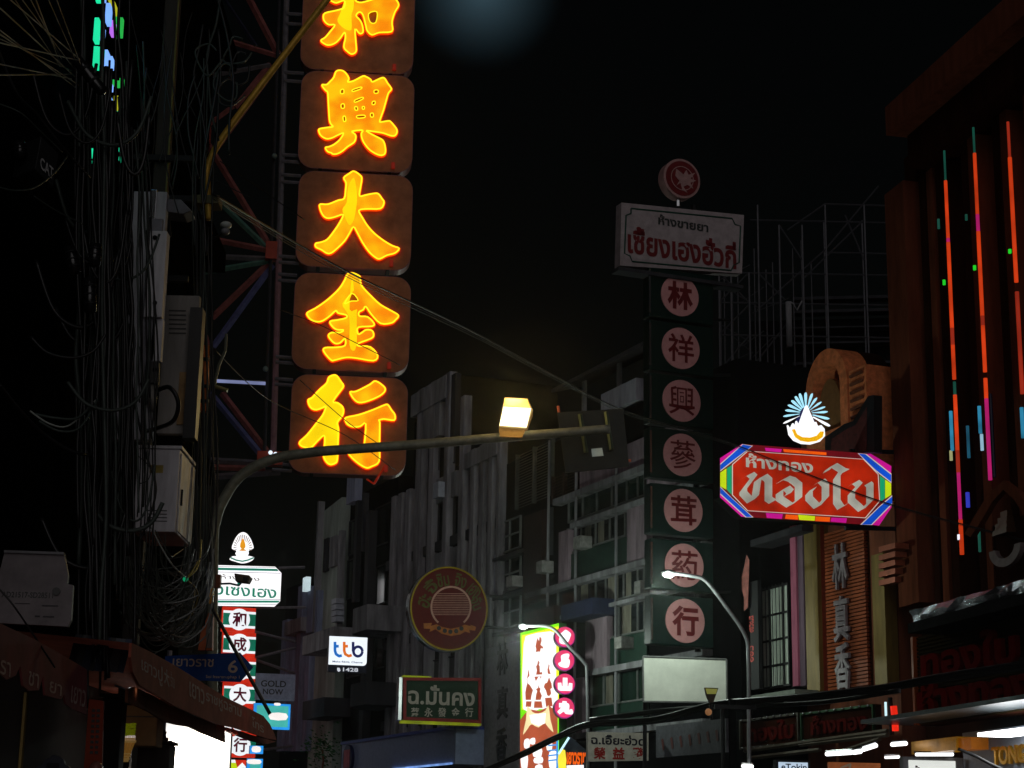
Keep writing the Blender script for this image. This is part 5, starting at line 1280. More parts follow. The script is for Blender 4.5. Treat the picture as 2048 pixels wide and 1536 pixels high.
def cabinet(name, label, cat, fr, x0, y0, x1, y1, depth, m_, door=True, parts=()):
    t = thing(name, label, cat, fr)
    u0, u1, v0, v1 = rect(fr, x0, y0, x1, y1)
    MB().box(u0, u1, v0, v1, -depth, 0).build('body', m_, t, bevel=.008)
    if door:
        MB().box(u1+.002, u1+.014, v0+.02, v1-.03, -depth+.03, -.05).build('door', mat('door_grey', (214, 208, 206), .5, .1, var=.3, scale=8), t, bevel=.004)
        MB().box(u1+.014, u1+.03, (v0+v1)/2-.12, (v0+v1)/2+.03, -.14, -.11).build('handle', darkmetal, t)
        MB().box(u0-.015, u1+.02, v1+.002, v1+.03, -depth-.01, .015).build('top_cap', m_, t)
    return t, (u0, u1, v0, v1)
cab_m = mat('cabinet_grey', (206, 203, 208), .5, .1, var=.35, scale=7, streak=True)
cabinet('meter_cabinet', 'grey metal box cabinet with side door hung under the tall switch panels', 'cabinet', Pl(312, 980, 17, 0), 276, 897, 350, 1064, .85, cab_m)
MCF = Pl(312, 980, 17, 0)
mc = [o for o in C.objects if o.name == 'meter_cabinet'][0]
b_ = rect(MCF, 300, 930, 326, 946); MB().box(b_[0], b_[1], b_[2], b_[3], .001, .003).build('label_plate', mat('yellowed_label', (170, 150, 80), .6, var=.5), mc)
for k in range(4): b_ = rect(MCF, 294, 1020+7*k, 334, 1022.5+7*k); MB().box(b_[0], b_[1], b_[2], b_[3], .001, .004).build('vent_slit', black, mc)
ct, (u0, u1, v0, v1) = cabinet('switch_cabinet', 'tall narrow grey metal switch panel with latches on the pole', 'panel', Pl(285, 640, 17, 0), 256, 382, 302, 880, .12, mat('panel_grey', (170, 170, 176), .5, .1, var=.35, scale=7, streak=True), door=False)
SWP = Pl(285, 640, 17, 0)
for (xl, xr, yt, yb, w1, m_) in ((302, 311, 380, 440, .02, chrome), (303, 327, 468, 640, .10, cab_m), (300, 306, 440, 770, .05, mat('pale_edge', (130, 128, 136), .5)), (307, 323, 640, 725, .05, cab_m), (296, 318, 728, 772, .11, mat('latch_box', (72, 72, 72), .5))):
    a_ = rect(SWP, xl, yt, xr, yb); MB().box(a_[0], a_[1], a_[2], a_[3], -.06, w1).build('cover', m_, ct, bevel=.006)
for y in (482, 612, 745): q = SWP.uv(314, y); MB().ball(q[0], q[1], .11, .022, sq=1).build('bolt', darkmetal, ct)
q = SWP.uv(306, 800); MB().tube([SWP.uv(304, 770)+(.03,), SWP.uv(305, 800)+(.05,), SWP.uv(308, 822)+(.04,)], [.05, .055, .02], 10).build('cable_gland', mat('pale_gland', (140, 136, 130), .5), ct, smooth=True)
ct2, _ = cabinet('meter_board', 'grey flat board with rust stains beside the tall switch panel', 'panel', Pl(360, 740, 17.6, 0), 330, 590, 383, 868, .1, mat('stained_panel', (134, 130, 126), .6, var=.5, scale=4, streak=True), door=False)
SW2 = Pl(360, 740, 17.6, 0)
a_ = rect(SW2, 360, 745, 381, 850); MB().box(a_[0], a_[1], a_[2], a_[3], .002, .02).build('cover', mat('rust_plate', (150, 120, 80), .6, var=.5), ct2)
for k in range(6):
    b_ = rect(SW2, 338, 620+9*k, 372, 623+9*k); MB().box(b_[0], b_[1], b_[2], b_[3], .001, .006).build('vent_slit', black, ct2)
a_ = rect(SW2, 384, 620, 393, 880); MB().box(a_[0], a_[1], a_[2], a_[3], -.1, .1).build('black_edge', black, ct2)
os_ = thing('orange_meter_strip', 'narrow orange lit metal strip beside the black pole edge', 'panel', Pl(406, 750, 18.6, 0))
OS = Pl(406, 750, 18.6, 0)
a_ = rect(OS, 399, 690, 412, 822); MB().box(a_[0], a_[1], a_[2], a_[3], -.1, 0).build('strip', mat('orange_strip', (206, 112, 52), .5, var=.4, scale=14), os_)
for y in (716, 770, 800): a_ = rect(OS, 396, y, 418, y+6); MB().box(a_[0], a_[1], a_[2], a_[3], .003, .04).build('clamp', darkmetal, os_)
(a, b), (c_, d) = OS.uv(427, 775), OS.uv(458, 786); MB().tube([(a, b, .1), (c_, d-.0, .1)], .022, 7).build('spindle', mat('olive_brass', (140, 136, 90), .35, .6), os_)
MB().tube([OS.uv(430, 778)+(.08,), OS.uv(440, 735)+(.08,), OS.uv(453, 705)+(.08,), OS.uv(455, 672)+(.08,)], .016, 6).build('rod', mat('grey_rod', (120, 122, 108), .4, .4), os_)
# cameras and fittings
fx = thing('box_floodlight', 'grey wedge-shaped floodlight fixed to the pole above the switch panels', 'floodlight', Pl(358, 420, 17.2, 0))
FX = Pl(358, 420, 17.2, 0)
MB().poly(pxpoly(FX, [(334,406),(366,407),(387,429),(370,436),(335,431)]), -.15, .12).build('body', mat('flood_grey', (100, 100, 106), .5, .2), fx, bevel=.006)
MB().tube([FX.uv(334, 415)+(0,), FX.uv(338, 470)+(-.05,)], .02, 6).build('bracket', darkmetal, fx)
dc = thing('dome_camera', 'pale round dome camera on a bracket in front of the truss', 'camera', Pl(452, 455, 18.5, 0))
DC = Pl(452, 455, 18.5, 0)
q = DC.uv(452, 450); MB().ball(q[0], q[1], 0, .062, 14, 9, .62).build('cap', mat('pale_plastic', (190, 196, 190), .4), dc, smooth=True)
q2 = DC.uv(451, 463); MB().ball(q2[0], q2[1], 0, .048, 14, 9, .8).build('dome', mat('dome_plastic', (130, 128, 130), .3), dc, smooth=True)
MB().tube([q2+(0,), DC.uv(432, 472)+(-.05,), DC.uv(405, 470)+(-.1,)], .014, 6).build('bracket', darkmetal, dc)
cc = thing('box_camera', 'small boxy security camera on an arm in front of the white light box', 'camera', Pl(485, 1158, 21, 0))
CCF = Pl(485, 1158, 21, 0)
MB().poly(pxpoly(CCF, [(470,1148),(500,1152),(502,1157),(497,1166),(472,1163)]), -.12, .06).build('body', mat('camera_case', (96, 84, 70), .5), cc, bevel=.004)
MB().poly(pxpoly(CCF, [(488,1155),(498,1157),(496,1165),(487,1163)]), .062, .07).build('lens_hood', black, cc)
MB().tube([CCF.uv(482, 1166)+(0,), CCF.uv(478, 1171)+(0,), CCF.uv(460, 1167)+(0,), CCF.uv(430, 1168)+(0,)], .013, 6).build('arm', mat('camera_arm', (60, 80, 96), .4, .3), cc)
a_ = rect(CCF, 431, 1150, 441, 1176); MB().box(a_[0], a_[1], a_[2], a_[3], -.05, .05).build('wall_plate', mat('copper_plate', (140, 86, 64), .5, .3), cc)
ob = thing('orange_wrapped_box', 'tall box wrapped in orange and grey sheet behind the hanging cables', 'box', Pl(412, 1260, 21, 0))
OB = Pl(412, 1260, 21, 0)
MB().poly(pxpoly(OB, [(418,1225),(426,1232),(424,1300),(396,1300),(402,1262)]), -.1, 0).build('body', mat('orange_wrap', (180, 96, 58), .6, var=.4), ob)
MB().poly(pxpoly(OB, [(420,1228),(426,1234),(424,1296),(413,1296),(412,1262)]), .003, .01).build('grey_flap', mat('grey_wrap', (120, 112, 106), .6), ob)
o2 = MB().poly(pxpoly(OB, [(420,1180),(428,1176),(427,1205),(419,1208)]), -.03, .03).build('amber_insulator', mat('amber_glaze', (214, 150, 60), .25), frame=OB)
tag(o2, 'small amber glazed insulator at the edge of the cable mass', 'insulator')
# junction box with CAT letters
CB = Pl(95, 320, 13, 48)
cb = thing('telecom_box', 'black telecom box reading CAT hung between the slack cables', 'box', CB)
MB().poly([CB.uv(*p) for p in ((82,272),(118,308),(106,374),(70,338))], -.3, 0).build('body', mat('box_black', (30, 32, 33), .5, var=.3), cb, bevel=.008)
c0, c1, c2 = CB.uv(80, 318), CB.uv(104, 340), CB.uv(79, 342)
tv, tf = text_geo('CAT', .015)
x0, x1 = min(v[0] for v in tv), max(v[0] for v in tv); y0, y1 = min(v[1] for v in tv), max(v[1] for v in tv)
pts = []
for v in tv:
    a_, b_ = (v[0]-x0)/(x1-x0), (v[1]-y0)/(y1-y0)
    px_ = 79 + 26*a_ ; py_ = 337 + 24*a_ - 24*b_
    u, vv = CB.uv(px_, py_); pts.append((u, -.012, vv))
MB().add(pts, tf).build('lettering', mat('grey_letter', (170, 170, 170), .5), cb)
# white notice board, awnings and stall things
NBF = Pl(70, 1180, 12, 3)
nbd = thing('numbered_notice_board', 'worn white board stencilled AD21517-SD28511 above the first awning', 'board', NBF)
MB().poly(pxpoly(NBF, [(9,1104),(128,1108),(136,1150),(134,1168),(146,1170),(142,1240),(136,1253),(0,1246),(-10,1180)]), -.05, 0).build('board', mat('dirty_white_board', (112, 106, 108), .6, var=.4, scale=4), nbd)
MB().poly(pxpoly(NBF, [(9,1101),(128,1105),(129,1110),(9,1106)]), -.06, .02).build('top_rail', conc, nbd)
sign_text('AD21517-SD28511', NBF, (4, 1183, 106, 1197), black, nbd, .004, .02)
q = NBF.uv(113, 1183); MB().disc(q[0], q[1], .026, .003, .012, 16).build('black_knob', black, nbd)
mb = MB()
for (x0, y0, x1, y1) in ((30,1206,60,1208),(84,1210,116,1213),(70,1231,80,1234),(86,1232,108,1235)): a_ = rect(NBF, x0, y0, x1, y1); MB().box(a_[0], a_[1], a_[2], a_[3], .002, .004).build('faint_line', mat('faint_ink', (60, 58, 62), .6), nbd)
awn = mat('maroon_canvas', (132, 60, 62), .85, var=.4, scale=3); awn2 = mat('brown_canvas', (172, 92, 74), .85, var=.35, scale=3)
print_m = mat('worn_print', (196, 160, 152), .8, var=.5, scale=30)
AW = Pl(172, 1335, 12.45, 91)
a1 = thing('scalloped_awning', 'maroon canvas awning with scalloped worn-lettered valance under the notice board', 'awning', AW)
s6 = 340/1509
def a6(pts): return pxpoly(AW, pts, s6, 0, 1190)
val = [(-300,60),(0,250),(320,400),(620,570),(772,662),(770,1060),(640,1010),(585,965),(570,880),(545,925),(400,890),(385,715),(345,845),(260,850),(205,805),(182,628),(140,715),(60,752),(0,700),(-120,640),(-300,500)]
MB().poly(a6(val), -.012, 0).build('valance', awn, a1)
tops = a6([(-300,60),(0,250),(320,400),(620,570),(772,662)])
vs = []; fs = []
for (u, v) in tops: vs += [(u, .006, v), (u, 1.5, v+.55)]
for i in range(len(tops)-1): fs.append((2*i, 2*i+2, 2*i+3, 2*i+1))
MB().add(vs, fs).build('canopy_sheet', awn, a1)
for t, (x, y, x1, y1) in (('รา', (5,570,85,730)), ('ชา', (255,670,335,830)), ('ยา', (440,760,540,900)), ('เยาว', (635,800,750,1000))):
    sign_text(t, AW, (x*s6, 1190+y*s6, x1*s6, 1190+y1*s6), print_m, a1, .003, .01)
MB().tube([AW.uv(52, 1385, -.1)+(-.1,), (AW.uv(52, 1385, -.1)[0], GROUND(AW)+.15, -.1)], .016, 6).build('pole', mat('brass_pole', (110, 92, 50), .4, .5), a1)
translucent(awn2, .35)
AW2 = Pl(545, 1460, 22, 91)
a2 = thing('long_brown_awning', 'long brown canvas awning with worn Thai lettering over the glaring light panel', 'awning', AW2)
def a7(pts, w_=0.0): return [AW2.uv(p[0], p[1], w_) for p in pts]
upper = [(264,1286),(300,1303),(350,1331),(400,1362),(450,1394),(500,1418),(527,1432),(540,1448),(549,1468),(553,1480),(535,1477),(505,1467),(470,1456),(430,1447),(390,1430),(350,1412),(310,1389),(280,1371),(266,1345),(262,1315)]
MB().poly(a7(upper), -.02, .0).build('valance', awn2, a2)
lower = [(270,1374),(310,1393),(350,1416),(390,1434),(449,1452),(451,1485),(428,1476),(400,1464),(380,1454),(355,1450),(330,1444),(300,1424),(270,1410),(255,1405),(256,1378)]
MB().poly(a7(lower, -.1), -.12, -.1).build('lower_valance', mat('lit_canvas', (150, 92, 62), .8, var=.3), a2)
translucent(MATS['lit_canvas'], .6)
rl_ = [(452,1454),(480,1462),(520,1475),(552,1483),(535,1488),(505,1482),(470,1468),(452,1460)]
MB().poly(a7(rl_, -.1), -.14, -.1).build('lower_valance', awn2, a2)
tops = a7([(264,1286),(300,1303),(350,1331),(400,1362),(450,1394),(500,1418),(527,1432)])
vs = []; fs = []
for (u, v) in tops: vs += [(u, .012, v), (u, 1.4, v+.12)]
for i in range(len(tops)-1): fs.append((2*i, 2*i+2, 2*i+3, 2*i+1))
MB().add(vs, fs).build('canopy_sheet', awn2, a2)
def skew_text(t, fr, x0, x1, ytl, ytr, h, m_, parent, w_=.004, bold=.01):
    tv, tf = text_geo(t, bold)
    xa, xb = min(v[0] for v in tv), max(v[0] for v in tv); ya, yb = min(v[1] for v in tv), max(v[1] for v in tv)
    pts = []
    for v in tv:
        a_, b_ = (v[0]-xa)/(xb-xa), (v[1]-ya)/(yb-ya)
        u, vv = fr.uv(x0+(x1-x0)*a_, ytl+(ytr-ytl)*a_ + h*(1-b_)); pts.append((u, -w_, vv))
    return MB().add(pts, tf).build('lettering', m_, parent)
skew_text('เยาวปู่', AW2, 282, 324, 1308, 1334, 40, print_m, a2, bold=.012); skew_text('大', AW2, 327, 338, 1334, 1344, 32, print_m, a2, bold=.03); skew_text('ร้าน', AW2, 340, 348, 1342, 1348, 30, print_m, a2)
skew_text('เยาว', AW2, 378, 408, 1362, 1381, 30, print_m, a2, bold=.015); skew_text('ราชหูฉลาม', AW2, 411, 482, 1384, 1418, 24, print_m, a2, bold=.015); skew_text('โทร', AW2, 503, 527, 1432, 1447, 20, print_m, a2, bold=.015)
for x in (300,): 
    q = AW2.uv(x, 1480, -.6); MB().tube([(q[0], GROUND(AW2)+.15, -.6), (q[0], q[1]+.35, -.6)], .025, 7).build('pole', steel_grey, a2)
# striped tarpaulin between the awnings
TPF = Pl(215, 1300, 13.5, 25)
tp_ = thing('striped_tarpaulin', 'dark blue-grey striped tarpaulin sagging between the two awnings', 'tarpaulin', TPF)
for k, (x0, x1, m_) in enumerate(((152,166,conc_d),(166,178,black),(178,196,mat('tarp_blue', (62, 68, 84), .8)),(196,204,black),(204,222,MATS['tarp_blue']),(222,232,black),(232,252,mat('tarp_grey', (88, 92, 98), .8)),(252,264,MATS['tarp_blue']))):
    MB().poly(pxpoly(TPF, [(x0,1268+(x0-152)*.1),(x1,1268+(x1-152)*.1),(x1-18,1340+(x1-152)*.05),(x0-18,1338+(x0-152)*.05)]), -.02, (k % 2)*.012).build('stripe', m_, tp_)
# lamp bulb under the awning
sb = thing('globe_spotlight', 'black ball-shaped spotlight with bright white face under the brown awning', 'lamp', Pl(260, 1388, 13.6, 0))
SBF = Pl(260, 1388, 13.6, 0)
q = SBF.uv(257, 1396); MB().ball(q[0], q[1], 0, .048, 14, 9).build('shell', black, sb, smooth=True)
q = SBF.uv(264, 1381); MB().ball(q[0], q[1], .04, .026, 14, 9, .75).build('bulb', glow('bulb_white', (250, 252, 255), 3.0, 0), sb, smooth=True)
MB().tube([SBF.uv(228, 1370)+(-.02,), SBF.uv(240, 1374)+(-.02,), SBF.uv(256, 1380)+(-.02,)], .008, 6).build('arm', chrome, sb)
# glaring light panel, stall goods
LPF = Pl(395, 1500, 19.5, 0)
lp = thing('glaring_light_panel', 'large overexposed white light panel under the long brown awning', 'lit panel', LPF)
a_ = rect(LPF, 333, 1440, 453, 1640)
MB().box(a_[0], a_[1], a_[2], a_[3], -.12, -.002).build('case', darkmetal, lp)
MB().box(a_[0], a_[1], a_[2], a_[3], 0, .004).build('face', glow('panel_white', (232, 230, 230), .95, .01), lp)
ld = bpy.data.lights.new('panel_light', 'AREA'); ld.energy = 40; ld.size = .5; ld.color = (1, .9, .74)
lo = bpy.data.objects.new('panel_light', ld); C.objects.link(lo); lo.location = LPF.w(0, -.1, .06); lo.rotation_euler = (R(90), 0, 0)
lg = thing('hanging_leaf_fringe', 'dark ragged fringe of leaves along the edge of the glaring panel', 'plant', LPF)
mb = MB()
for k in range(26):
    x = 331+random.uniform(-5, 7); y = 1462+k*3; q = LPF.uv(x, y, .06)
    mb.poly(smooth_loop([(q[0]-.02, q[1]), (q[0]+random.uniform(.01,.04), q[1]+.012), (q[0]+.01, q[1]-.035)], 2), .05, .055)
mb.build('leaf_cluster', mat('dark_leaf', (50, 26, 30), .7), lg)
STF = Pl(250, 1480, 15.5, 0)
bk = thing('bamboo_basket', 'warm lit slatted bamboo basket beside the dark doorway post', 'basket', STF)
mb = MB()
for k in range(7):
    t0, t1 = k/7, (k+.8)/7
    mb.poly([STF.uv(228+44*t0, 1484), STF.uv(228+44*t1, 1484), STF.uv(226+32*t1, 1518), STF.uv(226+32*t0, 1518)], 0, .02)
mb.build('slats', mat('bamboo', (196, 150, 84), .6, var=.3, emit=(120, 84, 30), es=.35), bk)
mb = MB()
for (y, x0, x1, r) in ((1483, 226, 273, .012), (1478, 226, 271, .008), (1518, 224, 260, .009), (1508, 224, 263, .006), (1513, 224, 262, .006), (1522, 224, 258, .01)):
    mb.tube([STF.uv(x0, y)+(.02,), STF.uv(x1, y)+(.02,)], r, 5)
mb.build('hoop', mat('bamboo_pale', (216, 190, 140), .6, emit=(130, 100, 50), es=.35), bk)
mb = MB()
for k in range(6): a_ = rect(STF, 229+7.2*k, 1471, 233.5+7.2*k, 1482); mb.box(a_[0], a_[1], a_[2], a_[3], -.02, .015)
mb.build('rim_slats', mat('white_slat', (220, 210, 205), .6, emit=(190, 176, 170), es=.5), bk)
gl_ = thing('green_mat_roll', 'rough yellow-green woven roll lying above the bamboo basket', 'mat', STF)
mb = MB()
a_ = rect(STF, 232, 1447, 270, 1471)
for k in range(7):
    v = a_[2]+(a_[3]-a_[2])*(k+.5)/7
    mb.tube([(a_[0]+(a_[1]-a_[0])*j/9, v+random.uniform(-.006, .006), random.uniform(-.01, .02)) for j in range(10)], .009, 5)
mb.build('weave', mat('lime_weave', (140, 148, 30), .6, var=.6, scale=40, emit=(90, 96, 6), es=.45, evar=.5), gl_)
for nm, lab, cat_, (x0, y0, x1, y1), m_, Y, d in (('beige_box', 'beige carton hung behind the globe spotlight', 'box', (238, 1410, 312, 1492), mat('beige_card', (186, 156, 118), .8, var=.2), 15.9, .3),
        ('doorway_post', 'dark square doorway post between the lattice board and the bamboo basket', 'post', (205, 1395, 229, 1640), mat('post_black', (26, 20, 22), .7), 14.6, .2),
        ('stall_pillar', 'dim grey stall pillar left of the glaring panel', 'pillar', (276, 1488, 331, 1640), mat('dim_pillar', (70, 62, 58), .8, var=.5), 16.6, .3)):
    fr = Pl((x0+x1)/2, y0, Y, 0); t = thing(nm, lab, cat_, fr); a_ = rect(fr, x0, y0, x1, y1)
    MB().box(a_[0], a_[1], a_[2], a_[3], -d, 0).build('body', m_, t, bevel=.01)
    if nm != 'beige_box': MB().box(a_[0]-.02, a_[1]+.02, a_[3]+.002, a_[3]+.03, -d-.02, .02).build('cap', m_, t)
    else: MB().box(a_[0], a_[1], a_[3]-.1, a_[3]-.09, .002, .006).build('tape', conc, t)
st = thing('strip_light', 'narrow white strip light standing behind the doorway post', 'lamp', Pl(232, 1440, 15.2, 0))
SLF = Pl(232, 1440, 15.2, 0); a_ = rect(SLF, 229, 1397, 237, 1472)
MB().box(a_[0], a_[1], a_[2], a_[3]-.09, -.03, 0).build('tube', glow('strip_white', (240, 232, 220), 1.1), st)
MB().box(a_[0], a_[1], a_[3]-.09, a_[3], -.03, 0).build('orange_end', glow('strip_orange', (226, 90, 30), 1.0), st)
ll_ = thing('orange_lattice_board', 'upright orange-red board pierced with two columns of small holes', 'board', Pl(190, 1460, 13.2, 0))
OLF = Pl(190, 1460, 13.2, 0)
MB().poly(pxpoly(OLF, [(178,1398),(207,1402),(203,1560),(166,1560)]), -.03, 0).build('board', mat('orange_board_dim', (128, 48, 26), .7, var=.3), ll_)
mb = MB()
for r_ in range(9):
    for c__ in range(2): a_ = rect(OLF, 184+10*c__-r_*.5, 1418+10.5*r_, 190+10*c__-r_*.5, 1424+10.5*r_); mb.box(a_[0], a_[1], a_[2], a_[3], .001, .004)
mb.build('hole_pattern', black, ll_)
dm = thing('scalloped_sign_top', 'dark grey scalloped sign top rising at the lower edge under the maroon awning', 'sign', Pl(106, 1530, 12.6, 0))
DMF = Pl(106, 1530, 12.6, 0)
MB().poly(smooth_loop(pxpoly(DMF, [(66,1560),(74,1533),(84,1530),(88,1520),(98,1516),(106,1510),(116,1513),(126,1519),(130,1529),(138,1534),(146,1560)]), 3), -.05, 0).build('board', mat('sign_grey', (64, 66, 76), .5), dm)
a_ = rect(DMF, 94, 1526, 118, 1536); MB().box(a_[0], a_[1], a_[2], a_[3], .001, .008).build('plate', conc_d, dm)
rd = thing('rounded_cover', 'rounded reddish cover with a bright glint at the foot of the orange lattice board', 'cover', Pl(192, 1535, 12.9, 0))
q = (0, 0); MB().ball(0, -.02, 0, .05, 16, 10, 1.25).build('cover', mat('red_brown_gloss', (120, 74, 66), .25), rd, smooth=True)
MB().tube([(-.05, -.06, .02), (0, -.065, .055), (.05, -.06, .02)], .006, 6).build('cover_rim', chrome, rd)
# blue street-name plate
BL = Pl(440, 1335, 21.5, 0)
bp = thing('street_name_sign', 'blue pointed street sign with white Thai name and number 6 above the brown awning', 'street sign', BL)
MB().poly(pxpoly(BL, [(330,1312),(480,1305),(506,1334),(480,1364),(330,1358)]), -.03, 0).build('plate', mat('enamel_blue', (16, 66, 140), .4, var=.15), bp)
crm = mat('cream_letter', (196, 178, 158), .5)
sign_text('เยาวราช', BL, (346, 1317, 427, 1334), crm, bp, .006, .012); sign_text('6', BL, (457, 1320, 475, 1346), crm, bp, .006, .015, name='number')
sign_text('Soi Itsaranuphap 1', BL, (412, 1350, 479, 1359), crm, bp, .006, .006)
MB().tube([BL.uv(338, 1300)+(-.05,), (BL.uv(338, 1300)[0], GROUND(BL)+.1, -.05)], .03, 8).build('pole', steel_grey, bp)
# bush far down the street
bu = thing('small_bush', 'small dark green bush on a ledge left of the blue-grey fascia', 'bush', Pl(645, 1500, 72, 0))
mb = MB()
for k in range(260):
    a, e = random.uniform(0, 6.28), random.uniform(0, 1)
    c_ = Vector((random.gauss(0, .38), random.gauss(0, .3), random.gauss(0, .38)))
    n_ = Vector((random.uniform(-1, 1), random.uniform(-1, 1), random.uniform(-1, 1))).normalized(); t = n_.cross(Vector((.3, .2, 1))).normalized(); b_ = n_.cross(t)
    s = random.uniform(.05, .11)
    mb.add([tuple(c_-t*s), tuple(c_+b_*s*.45), tuple(c_+t*s), tuple(c_-b_*s*.45)], [(0, 1, 2, 3)])
mb.build('foliage', mat('bush_leaf', (44, 92, 48), .5, var=.5), bu)
MB().tube3([(0, 0, -.9), (.05, 0, -.4), (0, 0, 0)], .04, 6).build('stem', timber, bu)

# ---------------------------------------------------------------- cables
gv = 'black cables running down the utility pole'
for k in range(46):
    x = random.gauss(208, 26); Y = random.uniform(13.2, 14.6); pts = []
    drift = random.uniform(-18, 14); y = random.uniform(120, 330) if k % 7 else -40; y1 = random.uniform(1050, 1420)
    while y < y1:
        pts.append((x + drift*(y/1300) + random.gauss(0, 4), y, Y)); y += random.uniform(90, 170)
    if len(pts) > 2: cable('pole_cable', 'black cable hanging in the thick vertical bundle of the pole', 'cable', pts, random.uniform(.007, .018), black if random.random() < .74 else cabgrey, gv, 4)  # grey share stands in for glints on the black cables
gv2 = 'thin cables hanging round the switch panels'
for k in range(26):
    x = random.uniform(236, 300); Y = random.uniform(15.2, 16.4); pts = []; y = random.uniform(80, 700); y1 = random.uniform(850, 1290)
    amp = random.uniform(-26, 20)
    y0 = y
    while y < y1:
        f = (y-y0)/max(1, y1-y0); pts.append((x + amp*math.sin(f*3.1) + random.gauss(0, 2.5), y, Y)); y += random.uniform(80, 140)
    if len(pts) > 2: cable('drop_cable', 'thin dark cable drooping in front of the grey switch panels', 'cable', pts, random.uniform(.005, .010), black if random.random() < .7 else cabgrey, gv2, 4)
for (pts, r, m_) in (([(246,600,16.2),(262,760,16.2),(290,900,16.2),(312,980,16.2),(285,1070,16.2),(260,1110,16.2)], .011, black), ([(312,782,16.5),(340,775,16.3),(357,805,16.3),(348,840,16.4),(318,855,16.6),(290,862,16.6)], .022, black),
                     ([(276,912,16.1),(300,935,16.1),(296,960,16.1),(276,968,16.1)], .005, black), ([(300,1050,16),(320,1090,16),(345,1130,16),(372,1155,16.5)], .008, cabpale), ([(310,1060,16),(340,1110,16),(352,1108,16.4),(372,1095,16.8)], .005, cabgrey),
                     ([(255,1080,15.6),(238,1075,15.4),(226,1070,15.2)], .006, cabpale)):
    cable('drop_cable', 'thin dark cable drooping in front of the grey switch panels', 'cable', pts, r, m_, gv2)
# right-hand drops from the pole
gv3 = 'cables dropping along the black pole edge'
for k in range(16):
    x = random.uniform(388, 428); Y = random.uniform(17.6, 19); y0 = random.uniform(120, 820); y1 = random.uniform(1000, 1310); pts = []
    for j in range(7): f = j/6; pts.append((x + random.gauss(0, 3) - 22*max(0, (y0+(y1-y0)*f)-1150)/150*random.random(), y0+(y1-y0)*f, Y))
    cable('edge_cable', 'dark cable dropping along the pole edge beside the truss', 'cable', pts, random.uniform(.005, .012), black if random.random() < .7 else cabgrey, gv3, 4)
for k in range(18):
    x = random.uniform(285, 440); Y = random.uniform(16.5, 18.5); y0 = random.uniform(-30, 160); y1 = y0+random.uniform(180, 420); pts = []
    b_ = random.uniform(-40, 40)
    for j in range(6): f = j/5; pts.append((x + b_*f + 25*math.sin(3*f+k) + random.gauss(0, 3), y0+(y1-y0)*f, Y))
    cable('edge_cable', 'dark cable dropping along the pole edge beside the truss', 'cable', pts, random.uniform(.005, .014), black if random.random() < .75 else cabgrey, gv3, 4)
for k, (cx_, cy_) in enumerate(((470,105),(480,130),(420,115),(460,190),(455,165))):
    Y = 17.4; pts = [(cx_+random.uniform(12, 34)*math.cos(a*.9), cy_+random.uniform(18, 40)*math.sin(a*.9), Y) for a in range(7)]
    cable('cable_coil', 'coiled spare cable loop hung high beside the yellow lamp arm', 'cable', pts, .010, black if k % 2 else cabgrey, 'cable coils beside the yellow lamp arm')
# tangle low on the pole
ang = MB(); ctr_ = P(350, 1220, 17)
for k in range(74):
    Y = random.uniform(16.0, 18.0); x0 = random.uniform(240, 330); y0 = random.uniform(1060, 1210); x2 = random.uniform(352, 430); y2 = random.uniform(1070, 1250)
    xm = (x0+x2)/2+random.uniform(-25, 25); ym = max(y0, y2)+random.uniform(25, 95)
    ym = min(ym, 1315)
    q = [P(*p) for p in ((x0, y0, Y), (x0*.8+xm*.2+random.uniform(-6, 6), y0*.4+ym*.6, Y), (xm, ym, Y+.1), (x2*.75+xm*.25+random.uniform(-6, 6), y2*.35+ym*.65, Y+.2), (x2, y2, Y+.3))]
    ang.tube3(smooth_loop([tuple(p-ctr_) for p in q], 6, closed=False), random.uniform(.0035, .008), 4)
o = ang.build('cable_tangle', mat('tangle_cable', (74, 78, 72), .35, var=.6, scale=20, spec=.6)); o.location = ctr_
tag(o, 'dense tangle of thin cables sagging below the grey box cabinet', 'cables', kind='stuff')
for pts, m_ in (([(372,1158,16.6),(392,1140,16.8),(400,1115,17),(403,1080,17.2)], mat('yellow_cable', (150, 140, 70), .4)), ([(372,1158,16.6),(385,1142,16.8),(398,1120,17)], MATS['yellow_cable']), ([(372,1158,16.6),(350,1200,16.8),(320,1240,17)], cabgrey), ([(372,1158,16.6),(395,1185,17),(382,1230,17.2),(340,1262,17.3)], MATS['yellow_cable']), ([(300,1225,16.8),(330,1262,16.8),(370,1275,17),(400,1262,17.2)], cabpale), ([(240,1222,16.4),(262,1255,16.4),(300,1268,16.6),(340,1262,16.8)], cabgrey)):
    cable('bright_cable', 'pale or yellowish cable catching light in the low tangle', 'cable', pts, .008, m_, 'pale cables in the low tangle')
q = P(371, 1158, 16.5); o = MB().ball(0, 0, 0, .025).build('green_connector', glow('green_led_dot', (20, 150, 100), .7, .3)); o.location = q
tag(o, 'tiny green lit connector where pale cables meet above the tangle', 'connector')
# fan of overhead lines to the upper left
for k, (x, y) in enumerate(((-60,-70),(-30,-90),(0,-60),(20,-80),(45,-70),(70,-60),(-80,0),(-60,30),(-50,-30),(-70,70),(-40,60),(95,-50),(-90,110),(-60,150))):
    cable('overhead_line', 'thin overhead line fanning from the pole head into the upper corner', 'cable', [(x, y, 8.5), (150+random.uniform(-30, 18), 135+random.uniform(-20, 40), 13)], random.uniform(.003, .006), cabgrey if k % 3 else cabpale, 'overhead lines fanning from the pole')
